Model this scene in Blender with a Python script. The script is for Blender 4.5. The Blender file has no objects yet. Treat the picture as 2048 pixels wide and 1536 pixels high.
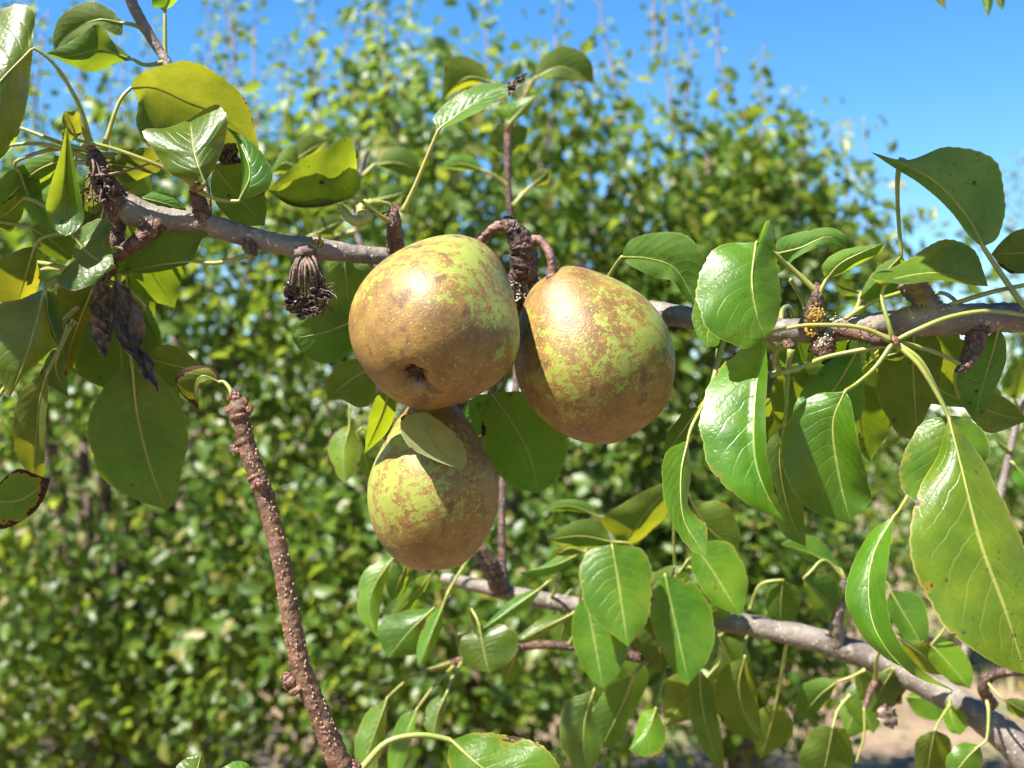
import bpy, math, random
import numpy as np
from mathutils import Vector, Matrix, Quaternion
R = math.radians
scn = bpy.context.scene
col = scn.collection

# ------------------------------------------------------------------ camera
F = 2472.0            # focal length in photo pixels (photo is 2048 wide)
D0 = 0.507            # distance of the fruit, metres
PX = D0 / F           # one photo pixel at the fruit, metres
CAM_H, PITCH = 1.50, R(2.6)
cam = bpy.data.cameras.new('camera'); cam_o = bpy.data.objects.new('camera', cam); col.objects.link(cam_o)
cam.sensor_width = 36; cam.lens = F / 2048 * 36
cam_o.location = (0, 0, CAM_H); cam_o.rotation_euler = (math.pi / 2 + PITCH, 0, 0)
cam.clip_start = 0.02; cam.clip_end = 3000
cam.dof.use_dof = True; cam.dof.focus_distance = D0 - 0.012; cam.dof.aperture_fstop = 13.5
scn.camera = cam_o

# ------------------------------------------------------------------ sky and sun
SUN = Vector((-0.45, -0.41, 0.80)).normalized()      # towards the sun
w = bpy.data.worlds.new('World'); scn.world = w; w.use_nodes = True
wn = w.node_tree.nodes; wl = w.node_tree.links
sky = wn.new('ShaderNodeTexSky'); sky.sky_type = 'NISHITA'; sky.sun_disc = False
sky.sun_elevation = math.asin(SUN.z); sky.sun_rotation = math.atan2(SUN.x, SUN.y)
sky.altitude = 300; sky.air_density = 1.0; sky.dust_density = 0.0; sky.ozone_density = 2.0
hs = wn.new('ShaderNodeHueSaturation'); hs.inputs['Saturation'].default_value = 1.35
wl.new(sky.outputs[0], hs.inputs['Color']); wl.new(hs.outputs[0], wn['Background'].inputs['Color'])
wn['Background'].inputs['Strength'].default_value = 0.064
sl = bpy.data.lights.new('sun', 'SUN'); sl.energy = 5.0; sl.angle = R(0.53); sl.color = (1.0, 0.95, 0.86)
so = bpy.data.objects.new('sun', sl); col.objects.link(so)
so.rotation_euler = SUN.to_track_quat('Z', 'Y').to_euler()
scn.view_settings.view_transform = 'Standard'; scn.view_settings.look = 'None'
scn.view_settings.exposure = 1.88; scn.view_settings.gamma = 1.0; scn.view_settings.use_curve_mapping = False
scn.cycles.use_denoising = True; scn.cycles.denoising_prefilter = 'FAST'; scn.cycles.use_light_tree = False
scn.cycles.max_bounces = 5; scn.cycles.diffuse_bounces = 2; scn.cycles.glossy_bounces = 2
scn.cycles.use_adaptive_sampling = True; scn.cycles.adaptive_threshold = 0.02; scn.cycles.transmission_bounces = 4; scn.cycles.transparent_max_bounces = 4
scn.cycles.caustics_reflective = False; scn.cycles.caustics_refractive = False

rng = np.random.default_rng(11)
rnd = random.Random(5)
_f = np.array((0, math.cos(PITCH), math.sin(PITCH))); _u = np.array((0, -math.sin(PITCH), math.cos(PITCH)))
_r = np.array((1.0, 0, 0)); _c = np.array((0, 0, CAM_H))
def at(x, y, d=0.0):
    """photo pixel and depth behind the fruit plane (in pixel-sized units) -> a point in the orchard, metres"""
    Y = D0 + d * PX
    return _c + _r * ((x - 1024) / F * Y) + _u * ((768 - y) / F * Y) + _f * Y
def atm(x, y, Y):
    return _c + _r * ((x - 1024) / F * Y) + _u * ((768 - y) / F * Y) + _f * Y

# ------------------------------------------------------------------ object helpers
WORLD = {}
def place(o, parent, origin):
    o.parent = parent
    base = WORLD[parent.name] if parent is not None else np.zeros(3)
    o.location = Vector(np.asarray(origin) - base); WORLD[o.name] = np.asarray(origin, float)
    col.objects.link(o); return o
def empty(name, origin, label, cat, group=None):
    o = bpy.data.objects.new(name, None); o.empty_display_size = 0.02
    place(o, None, origin); o['label'] = label; o['category'] = cat
    if group: o['group'] = group
    return o
def mesh_obj(name, v, f, mat, parent=None, origin=None, smooth=True, uv=None):
    v = np.asarray(v, float)
    if origin is None: origin = v.mean(0)
    me = bpy.data.meshes.new(name)
    me.from_pydata((v - origin).tolist(), [], f if isinstance(f, list) else f.tolist())
    if smooth: me.polygons.foreach_set('use_smooth', [True] * len(me.polygons))
    if uv is not None:
        l = me.uv_layers.new(name='UVMap'); idx = np.zeros(len(me.loops), int); me.loops.foreach_get('vertex_index', idx)
        l.data.foreach_set('uv', np.asarray(uv)[idx].ravel())
    if mat: me.materials.append(mat)
    return place(bpy.data.objects.new(name, me), parent, origin)
def structure(o, kind='structure'):
    o['kind'] = kind; return o

def spline(P, n):
    """centripetal-ish Catmull-Rom through P, resampled to n+1 points even in length"""
    P = np.asarray(P, float)
    if len(P) == 2:
        t = np.linspace(0, 1, n + 1)[:, None]; return P[0] * (1 - t) + P[1] * t
    Q = np.vstack([2 * P[0] - P[1], P, 2 * P[-1] - P[-2]]); out = []
    for i in range(1, len(Q) - 2):
        t = np.linspace(0, 1, 14, endpoint=False)[:, None]
        a, b, c, d = Q[i - 1], Q[i], Q[i + 1], Q[i + 2]
        out.append(.5 * (2 * b + (c - a) * t + (2 * a - 5 * b + 4 * c - d) * t ** 2 + (3 * b - a - 3 * c + d) * t ** 3))
    out = np.vstack(out + [P[-1:]])
    s = np.r_[0, np.cumsum(np.linalg.norm(np.diff(out[:, :3], axis=0), axis=1))]; tt = np.linspace(0, s[-1], n + 1)
    return np.stack([np.interp(tt, s, out[:, k]) for k in range(P.shape[1])], 1)

def tube(path, rad, sides=8, caps=True, bump=0.0, seed=0, freq=3.0):
    path = np.asarray(path, float); n = len(path); rad = np.broadcast_to(np.asarray(rad, float), n)
    T = np.gradient(path, axis=0); T /= np.linalg.norm(T, axis=1)[:, None] + 1e-12
    a = np.array((0.31, -0.2, 0.93)); a = a if abs(a @ T[0]) < .9 else np.array((1., 0, 0))
    N = np.zeros((n, 3)); N[0] = np.cross(T[0], a)
    for i in range(1, n): N[i] = N[i - 1] - T[i] * (N[i - 1] @ T[i])
    N /= np.linalg.norm(N, axis=1)[:, None]; B = np.cross(T, N)
    th = np.linspace(0, 2 * np.pi, sides, endpoint=False)
    r = rad[:, None] * np.ones(sides)
    if bump:
        g = np.random.default_rng(seed); q = np.zeros((n, sides)); u = np.arange(n)[:, None] / n
        for k in range(7):
            q += np.sin(2 * np.pi * (u * g.uniform(freq, freq * 9)) + th * g.integers(-3, 4) + g.uniform(0, 6.3)) * g.uniform(.3, 1)
        r = r * (1 + bump * (q / 3 + g.normal(0, .35, (n, sides))))
    V = path[:, None] + r[..., None] * (np.cos(th)[None, :, None] * N[:, None] + np.sin(th)[None, :, None] * B[:, None])
    V = V.reshape(-1, 3); f = []
    for i in range(n - 1):
        for j in range(sides):
            k = (j + 1) % sides; f.append((i * sides + j, i * sides + k, (i + 1) * sides + k, (i + 1) * sides + j))
    if caps:
        f.append(tuple(range(sides))[::-1]); f.append(tuple((n - 1) * sides + j for j in range(sides)))
    return V, f
def join(parts):
    vs, fs, o = [], [], 0
    for v, f in parts:
        vs.append(v); fs += [tuple(i + o for i in q) for q in f]; o += len(v)
    return np.vstack(vs), fs
def blob(c, r, sq=(1, 1, 1), rough=.25, seed=0, n=7, m=10):
    g = np.random.default_rng(seed); V = []; f = []
    for i in range(n + 1):
        p = math.pi * i / n
        for j in range(m):
            t = 2 * math.pi * j / m; k = 1 + g.normal(0, rough) if 0 < i < n else 1
            V.append((math.sin(p) * math.cos(t) * k, math.sin(p) * math.sin(t) * k, math.cos(p) * k))
    for i in range(n):
        for j in range(m):
            k = (j + 1) % m; f.append((i * m + j, (i + 1) * m + j, (i + 1) * m + k, i * m + k))
    return np.array(V) * np.array(sq) * r + c, f

# ------------------------------------------------------------------ materials
def newmat(name):
    m = bpy.data.materials.new(name); m.use_nodes = True; nt = m.node_tree
    return m, nt.nodes, nt.links, nt.nodes['Principled BSDF']
class NB:
    def __init__(s, n, l): s.n, s.l = n, l
    def put(s, sock, v):
        if isinstance(v, bpy.types.NodeSocket): s.l.new(v, sock)
        elif v is not None: sock.default_value = v
    def m(s, op, a, b=None, c=None, clamp=False):
        k = s.n.new('ShaderNodeMath'); k.operation = op; k.use_clamp = clamp
        for i, v in enumerate((a, b, c)):
            if v is not None: s.put(k.inputs[i], v)
        return k.outputs[0]
    def mix(s, fac, a, b, mode='MIX'):
        k = s.n.new('ShaderNodeMix'); k.data_type = 'RGBA'; k.blend_type = mode
        s.put(k.inputs[0], fac)
        for i, v in ((6, a), (7, b)):
            s.put(k.inputs[i], (*v, 1) if isinstance(v, tuple) and len(v) == 3 else v)
        return k.outputs[2]
    def noise(s, vec, scale, detail=3, rough=.55, dist=0.0):
        k = s.n.new('ShaderNodeTexNoise'); s.put(k.inputs['Vector'], vec)
        k.inputs['Scale'].default_value = scale; k.inputs['Detail'].default_value = detail
        k.inputs['Roughness'].default_value = rough; k.inputs['Distortion'].default_value = dist
        return k.outputs['Fac']
    def vor(s, vec, scale, feat='F1', out='Distance', rand=1.0):
        k = s.n.new('ShaderNodeTexVoronoi'); k.feature = feat; s.put(k.inputs['Vector'], vec)
        k.inputs['Scale'].default_value = scale; k.inputs['Randomness'].default_value = rand
        return k.outputs[out]
    def ss(s, v, a, b, lo=0.0, hi=1.0):
        k = s.n.new('ShaderNodeMapRange'); k.interpolation_type = 'SMOOTHSTEP'; s.put(k.inputs[0], v)
        k.inputs[1].default_value = a; k.inputs[2].default_value = b; k.inputs[3].default_value = lo; k.inputs[4].default_value = hi
        return k.outputs[0]
    def bump(s, h, strength, dist):
        k = s.n.new('ShaderNodeBump'); k.inputs['Strength'].default_value = strength; k.inputs['Distance'].default_value = dist
        s.put(k.inputs['Height'], h); return k.outputs[0]
    def obj(s): return s.n.new('ShaderNodeTexCoord').outputs['Object']
    def attr(s, name):
        k = s.n.new('ShaderNodeAttribute'); k.attribute_type = 'OBJECT'; k.attribute_name = name; return k.outputs['Fac']

def leaf_material():
    m, n, l, bs = newmat('pear_leaf'); b = NB(n, l)
    uv = n.new('ShaderNodeUVMap').outputs[0]; sp = n.new('ShaderNodeSeparateXYZ'); l.new(uv, sp.inputs[0])
    u = sp.outputs[0]; v = b.m('ABSOLUTE', b.m('MULTIPLY_ADD', sp.outputs[1], 2.0, -1.0))
    oi = n.new('ShaderNodeObjectInfo'); rand = oi.outputs['Random']; tint = oi.outputs['Color']
    co = b.obj()
    off = n.new('ShaderNodeVectorMath'); off.operation = 'ADD'; l.new(co, off.inputs[0])
    cmb = n.new('ShaderNodeCombineXYZ'); l.new(b.m('MULTIPLY', rand, 7.0), cmb.inputs[0]); l.new(b.m('MULTIPLY', rand, 3.0), cmb.inputs[2])
    l.new(cmb.outputs[0], off.inputs[1]); P = off.outputs[0]
    # pinnate side veins
    wob = b.m('MULTIPLY', b.m('SUBTRACT', b.noise(P, 45, 2), .5), 1.7)
    ph = b.m('ADD', b.m('SUBTRACT', b.m('MULTIPLY', u, 9.5), b.m('MULTIPLY', b.m('POWER', v, 1.25), 2.6)), wob)
    tri = b.m('ABSOLUTE', b.m('SUBTRACT', b.m('FRACT', ph), .5))
    vein = b.m('MULTIPLY', b.ss(tri, .42, .495), b.ss(v, .45, .95, 1, .0))
    mid = b.ss(v, .015, .05, 1, 0)
    netl = b.ss(b.noise(P, 520, 1), .5, .68)
    mott = b.noise(P, 55, 3); big = b.noise(P, 22, 2)
    geo = n.new('ShaderNodeNewGeometry').outputs['Backfacing']
    top = b.mix(b.ss(mott, .3, .75), (.042, .122, .006), (.082, .192, .009))
    top = b.mix(b.ss(big, .52, .72), top, (.115, .210, .012))
    top = b.mix(b.m('MULTIPLY', b.ss(b.noise(P, 33, 4, .6), .56, .72), .38), top, (.165, .205, .016))
    top = b.mix(b.m('MULTIPLY', b.ss(b.noise(P, 210, 4, .7), .60, .74), .35), top, (.22, .24, .13))
    top = b.mix(b.m('MULTIPLY', vein, .3), top, (.20, .27, .075))
    bot = b.mix(b.ss(mott, .3, .75), (.090, .165, .036), (.125, .205, .046))
    bot = b.mix(b.m('MULTIPLY', vein, .25), bot, (.22, .28, .10))
    bot = b.mix(b.m('MULTIPLY', netl, .25), bot, (.08, .13, .04))
    c = b.mix(geo, top, bot)
    c = b.mix(b.m('MULTIPLY', mid, .8), c, (.34, .38, .11))
    edge = b.ss(v, .955, .99); c = b.mix(b.m('MULTIPLY', edge, .6), c, (.36, .36, .13))
    c = b.mix(1.0, c, tint, 'MULTIPLY')
    # spots and scorched areas
    spots = b.attr('spots'); burn = b.attr('burn')
    vd = b.vor(P, 125); sel = b.ss(b.noise(P, 75, 1), .48, .62)
    spot = b.m('MULTIPLY', b.m('MULTIPLY', b.ss(vd, .10, .17, 1, 0), sel), spots)
    vd2 = b.vor(P, 330); spot2 = b.m('MULTIPLY', b.m('MULTIPLY', b.ss(vd2, .09, .15, 1, 0), b.ss(b.noise(P, 40, 1), .5, .6)), spots)
    spot = b.m('MAXIMUM', spot, spot2)
    bn = b.m('ADD', b.m('MULTIPLY', b.noise(P, 70, 4, .65), .9), b.m('MULTIPLY', b.m('MAXIMUM', v, b.m('POWER', u, 2.0)), .5))
    thr = b.m('SUBTRACT', 1.12, b.m('MULTIPLY', burn, .62))
    bd = b.m('SUBTRACT', bn, thr)
    halo = b.ss(bd, -.09, .0); scorch = b.ss(bd, -.005, .02)
    c = b.mix(b.m('MULTIPLY', halo, .7), c, (.30, .23, .03))
    sc = b.mix(b.noise(P, 150, 3), (.030, .014, .009), (.13, .065, .045))
    dead = b.m('MAXIMUM', scorch, spot)
    c = b.mix(dead, c, sc)
    l.new(c, bs.inputs['Base Color'])
    rough = b.m('ADD', b.m('MULTIPLY', geo, .26), b.m('ADD', .30, b.m('MULTIPLY', b.noise(P, 90, 2), .16)))
    l.new(rough, bs.inputs['Roughness'])
    bs.inputs['IOR'].default_value = 1.48
    l.new(b.m('ADD', .5, b.m('MULTIPLY', geo, -.32)), bs.inputs['Specular IOR Level'])
    h = b.m('ADD', b.m('MULTIPLY', b.m('ADD', vein, mid), -.28), b.m('ADD', b.m('MULTIPLY', netl, -.16), b.m('ADD', b.m('MULTIPLY', mott, 1.1), b.m('ADD', b.m('MULTIPLY', tri, -.4), b.m('MULTIPLY', big, 1.6)))))
    nor = b.bump(h, .5, .0007); l.new(nor, bs.inputs['Normal'])
    tr = n.new('ShaderNodeBsdfTranslucent')
    tc = b.mix(b.ss(mott, .25, .8), (.29, .37, .012), (.45, .50, .024)); tc = b.mix(b.m('MULTIPLY', vein, .3), tc, (.46, .50, .08))
    tc = b.mix(b.m('MULTIPLY', netl, .18), tc, (.20, .28, .01))
    tc = b.mix(b.m('MULTIPLY', halo, .7), tc, (.48, .32, .02))
    tc = b.mix(1.0, tc, tint, 'MULTIPLY'); tc = b.mix(dead, tc, (.02, .009, .004)); l.new(tc, tr.inputs['Color'])
    mx = n.new('ShaderNodeMixShader'); mx.inputs[0].default_value = .486
    l.new(bs.outputs[0], mx.inputs[1]); l.new(tr.outputs[0], mx.inputs[2]); l.new(mx.outputs[0], n['Material Output'].inputs[0])
    return m
def dead_material():
    m, n, l, bs = newmat('withered_leaf'); b = NB(n, l); P = b.obj()
    c = b.mix(b.ss(b.noise(P, 70, 4), .35, .7), (.048, .031, .021), (.20, .138, .095))
    c = b.mix(b.ss(b.noise(P, 160, 3), .6, .72), c, (.30, .21, .16))
    l.new(c, bs.inputs['Base Color']); bs.inputs['Roughness'].default_value = .7
    l.new(b.bump(b.noise(P, 240, 4), .8, .0012), bs.inputs['Normal']); return m
def stalk_material():
    m, n, l, bs = newmat('leaf_stalk'); b = NB(n, l); P = b.obj()
    c = b.mix(b.ss(b.noise(P, 80, 2), .35, .7), (.22, .27, .045), (.36, .34, .085))
    l.new(c, bs.inputs['Base Color']); bs.inputs['Roughness'].default_value = .42
    bs.inputs['Subsurface Weight'].default_value = .15; bs.inputs['Subsurface Radius'].default_value = (.002, .002, .0005)
    return m
def bark_material(name, dark, mid, light, lent=260, ring=0.4, bumpd=.0012):
    m, n, l, bs = newmat(name); b = NB(n, l); P = b.obj()
    c = b.mix(b.ss(b.noise(P, 45, 4, .6), .32, .66), dark, mid)
    c = b.mix(b.ss(b.noise(P, 130, 4, .7), .52, .74), c, light)
    spot = b.m('MULTIPLY', b.ss(b.vor(P, lent), .16, .26, 1, 0), b.ss(b.noise(P, 90, 1), .42, .52))
    c = b.mix(b.m('MULTIPLY', spot, .75), c, tuple(min(1, x * 1.5) for x in light))
    crack = b.ss(b.vor(P, 170, 'DISTANCE_TO_EDGE'), 0, .07, 1, 0)
    c = b.mix(b.m('MULTIPLY', crack, .35 * ring), c, tuple(x * .4 for x in dark))
    l.new(c, bs.inputs['Base Color']); bs.inputs['Roughness'].default_value = .62
    h = b.m('ADD', b.m('MULTIPLY', b.noise(P, 190, 5, .65), 1.0), b.m('ADD', b.m('MULTIPLY', spot, .6), b.m('MULTIPLY', crack, -.5 * ring)))
    l.new(b.bump(h, .9, bumpd), bs.inputs['Normal']); return m
def pear_material(name, seed, axis, gl, gh, green_bias):
    """russet over green skin; axis = calyx->stem unit vector, gl..gh the body's half length"""
    m, n, l, bs = newmat(name); b = NB(n, l)
    mp = n.new('ShaderNodeMapping'); l.new(b.obj(), mp.inputs[0]); mp.inputs['Location'].default_value = (seed, seed * .37, seed * 1.7)
    P = mp.outputs[0]
    dt = n.new('ShaderNodeVectorMath'); dt.operation = 'DOT_PRODUCT'; l.new(b.obj(), dt.inputs[0]); dt.inputs[1].default_value = axis
    s = b.m('DIVIDE', dt.outputs['Value'], gh)                      # -1 calyx .. +1 stem
    side = n.new('ShaderNodeVectorMath'); side.operation = 'DOT_PRODUCT'; l.new(b.obj(), side.inputs[0]); side.inputs[1].default_value = green_bias
    sd = b.m('DIVIDE', side.outputs['Value'], gh)
    ends = b.m('ADD', b.ss(s, -.15, -.75), b.m('MULTIPLY', b.ss(s, .55, 1.0), .55))
    patch = b.noise(P, 38, 4, .62, .3); fine = b.noise(P, 420, 4, .75); mid = b.noise(P, 135, 4, .7)
    mask = b.m('ADD', b.m('ADD', b.m('MULTIPLY', patch, 1.05), b.m('MULTIPLY', ends, .42)), b.m('MULTIPLY', sd, -.20))
    mask = b.m('ADD', mask, b.m('ADD', b.m('MULTIPLY', b.m('SUBTRACT', fine, .5), 2.3), b.m('MULTIPLY', b.m('SUBTRACT', mid, .5), 1.7)))
    rus = b.ss(mask, .30, .55)
    green = b.mix(b.noise(P, 60, 3), (.158, .198, .022), (.275, .295, .062))
    russ = b.mix(b.ss(b.noise(P, 75, 4, .6), .3, .7), (.112, .058, .013), (.228, .132, .032))
    russ = b.mix(b.ss(fine, .5, .7), russ, (.265, .150, .034))
    c = b.mix(rus, green, russ)
    bl = b.ss(b.m('ADD', b.noise(P, 75, 3, .6), b.m('MULTIPLY', b.m('SUBTRACT', mid, .5), .7)), .58, .74)
    c = b.mix(b.m('MULTIPLY', bl, .72), c, (.060, .026, .016))
    speck = b.ss(b.vor(P, 1150), .12, .24, 1, 0); c = b.mix(b.m('MULTIPLY', speck, .35), c, (.10, .050, .018))
    dot = b.m('MULTIPLY', b.ss(b.vor(P, 360), .08, .15, 1, 0), b.m('ADD', .35, b.m('MULTIPLY', rus, .65)))
    c = b.mix(b.m('MULTIPLY', dot, .55), c, (.50, .36, .15))
    pit = b.m('MULTIPLY', b.ss(b.vor(P, 75), .035, .05, 1, 0), b.ss(b.noise(P, 31, 1), .5, .55))
    c = b.mix(b.m('MULTIPLY', pit, .8), c, (.035, .016, .012))
    l.new(c, bs.inputs['Base Color'])
    l.new(b.m('ADD', .36, b.m('ADD', b.m('MULTIPLY', rus, .06), b.m('MULTIPLY', fine, .16))), bs.inputs['Roughness'])
    bs.inputs['Specular IOR Level'].default_value = .5
    bs.inputs['Coat Weight'].default_value = .0; bs.inputs['Coat Roughness'].default_value = .38
    bs.inputs['Subsurface Weight'].default_value = .12; bs.inputs['Subsurface Radius'].default_value = (.004, .002, .0008)
    h = b.m('ADD', b.m('MULTIPLY', fine, .55), b.m('ADD', b.m('MULTIPLY', dot, .7), b.m('MULTIPLY', b.noise(P, 1300, 2), .7)))
    l.new(b.bump(h, .48, .0006), bs.inputs['Normal']); return m
def plain(name, c1, c2, scale=60, rough=.6, bump=0.0):
    m, n, l, bs = newmat(name); b = NB(n, l); P = b.obj()
    l.new(b.mix(b.ss(b.noise(P, scale, 4), .3, .7), c1, c2), bs.inputs['Base Color']); bs.inputs['Roughness'].default_value = rough
    if bump: l.new(b.bump(b.noise(P, scale * 3, 4), .8, bump), bs.inputs['Normal'])
    return m
def far_leaf_material():
    m, n, l, bs = newmat('orchard_leaf'); b = NB(n, l)
    k = n.new('ShaderNodeAttribute'); k.attribute_name = 'tone'; tone = k.outputs['Fac']
    P = n.new('ShaderNodeNewGeometry').outputs['Position']
    rand = n.new('ShaderNodeObjectInfo').outputs['Random']
    tone = b.m('FRACT', b.m('ADD', tone, b.m('MULTIPLY', rand, 3.7)))
    c = b.mix(tone, (.045, .105, .008), (.125, .210, .024)); c = b.mix(b.ss(tone, .9, .97), c, (.26, .22, .06))
    l.new(c, bs.inputs['Base Color']); bs.inputs['Roughness'].default_value = .42; bs.inputs['Specular IOR Level'].default_value = .5
    tr = n.new('ShaderNodeBsdfTranslucent'); l.new(b.mix(tone, (.24, .36, .02), (.46, .54, .06)), tr.inputs['Color'])
    mx = n.new('ShaderNodeMixShader'); mx.inputs[0].default_value = .48
    l.new(bs.outputs[0], mx.inputs[1]); l.new(tr.outputs[0], mx.inputs[2]); l.new(mx.outputs[0], n['Material Output'].inputs[0]); return m
def ground_material():
    m, n, l, bs = newmat('dry_soil'); b = NB(n, l); P = n.new('ShaderNodeNewGeometry').outputs['Position']
    c = b.mix(b.ss(b.noise(P, 1.7, 5), .35, .65), (.20, .125, .078), (.31, .215, .135))
    c = b.mix(b.ss(b.noise(P, 14, 4), .5, .7), c, (.34, .26, .145))
    c = b.mix(b.ss(b.noise(P, .9, 5), .52, .66), c, (.14, .15, .05))
    c = b.mix(b.ss(b.vor(P, 9), .0, .12, .6, 0), c, (.20, .13, .08))
    l.new(c, bs.inputs['Base Color']); bs.inputs['Roughness'].default_value = .95
    l.new(b.bump(b.noise(P, 20, 6), .9, .05), bs.inputs['Normal']); return m

def deepen(m, k):
    nt = m.node_tree; b = NB(nt.nodes, nt.links)
    for nd in list(nt.nodes):
        sk = nd.inputs.get('Base Color') if nd.type == 'BSDF_PRINCIPLED' else nd.inputs.get('Color') if nd.type == 'BSDF_TRANSLUCENT' else None
        if sk is not None and sk.is_linked:
            src = sk.links[0].from_socket; nt.links.remove(sk.links[0]); nt.links.new(b.mix(1.0, src, (k, k, k), 'MULTIPLY'), sk)
    return m
M_LEAF, M_DEAD, M_STALK = leaf_material(), dead_material(), stalk_material()
M_BARK = bark_material('grey_bark', (.110, .086, .070), (.230, .190, .158), (.36, .31, .26), 260, .12)
M_SPUR = bark_material('spur_bark', (.050, .024, .016), (.15, .070, .042), (.27, .17, .115), 200, .9, .0022)
M_SHOOT = bark_material('brown_shoot_bark', (.075, .032, .018), (.20, .095, .045), (.36, .20, .10), 330, .05, .0022)
M_BUD = plain('bud_scales', (.09, .035, .025), (.27, .12, .085), 160, .55, .001)
M_STEM = plain('fruit_stem_bark', (.10, .042, .030), (.27, .135, .100), 170, .6, .0012)
M_LICHEN = plain('orange_lichen', (.20, .12, .03), (.46, .29, .035), 200, .85, .001)
M_PALE = plain('grey_green_lichen', (.36, .40, .30), (.52, .55, .42), 200, .85, .001)
M_WITHER = plain('withered_brown', (.045, .026, .019), (.21, .135, .098), 120, .7, .0016)
M_CALYX = plain('dry_calyx', (.030, .020, .015), (.20, .13, .09), 200, .6, .001)
M_WART = plain('pale_lenticel', (.24, .13, .065), (.42, .28, .16), 200, .7, 0)
M_FAR, M_GROUND = far_leaf_material(), ground_material()
M_FTRUNK = bark_material('orchard_bark', (.10, .065, .045), (.24, .165, .12), (.36, .27, .21), 30, .5, .01)
M_FTWIG = plain('orchard_twig', (.20, .12, .09), (.36, .24, .19), 20, .7)
M_GRASS = plain('dry_grass', (.16, .17, .05), (.45, .36, .18), 3, .8)
M_FLOWER = plain('yellow_flower', (.65, .42, .02), (.75, .52, .04), 3, .8)

for m_ in bpy.data.materials: deepen(m_, .78 if m_.name == 'orchard_leaf' else .74)      # true albedos: leaves 0.03 to 0.13, bark 0.1 to 0.25

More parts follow.
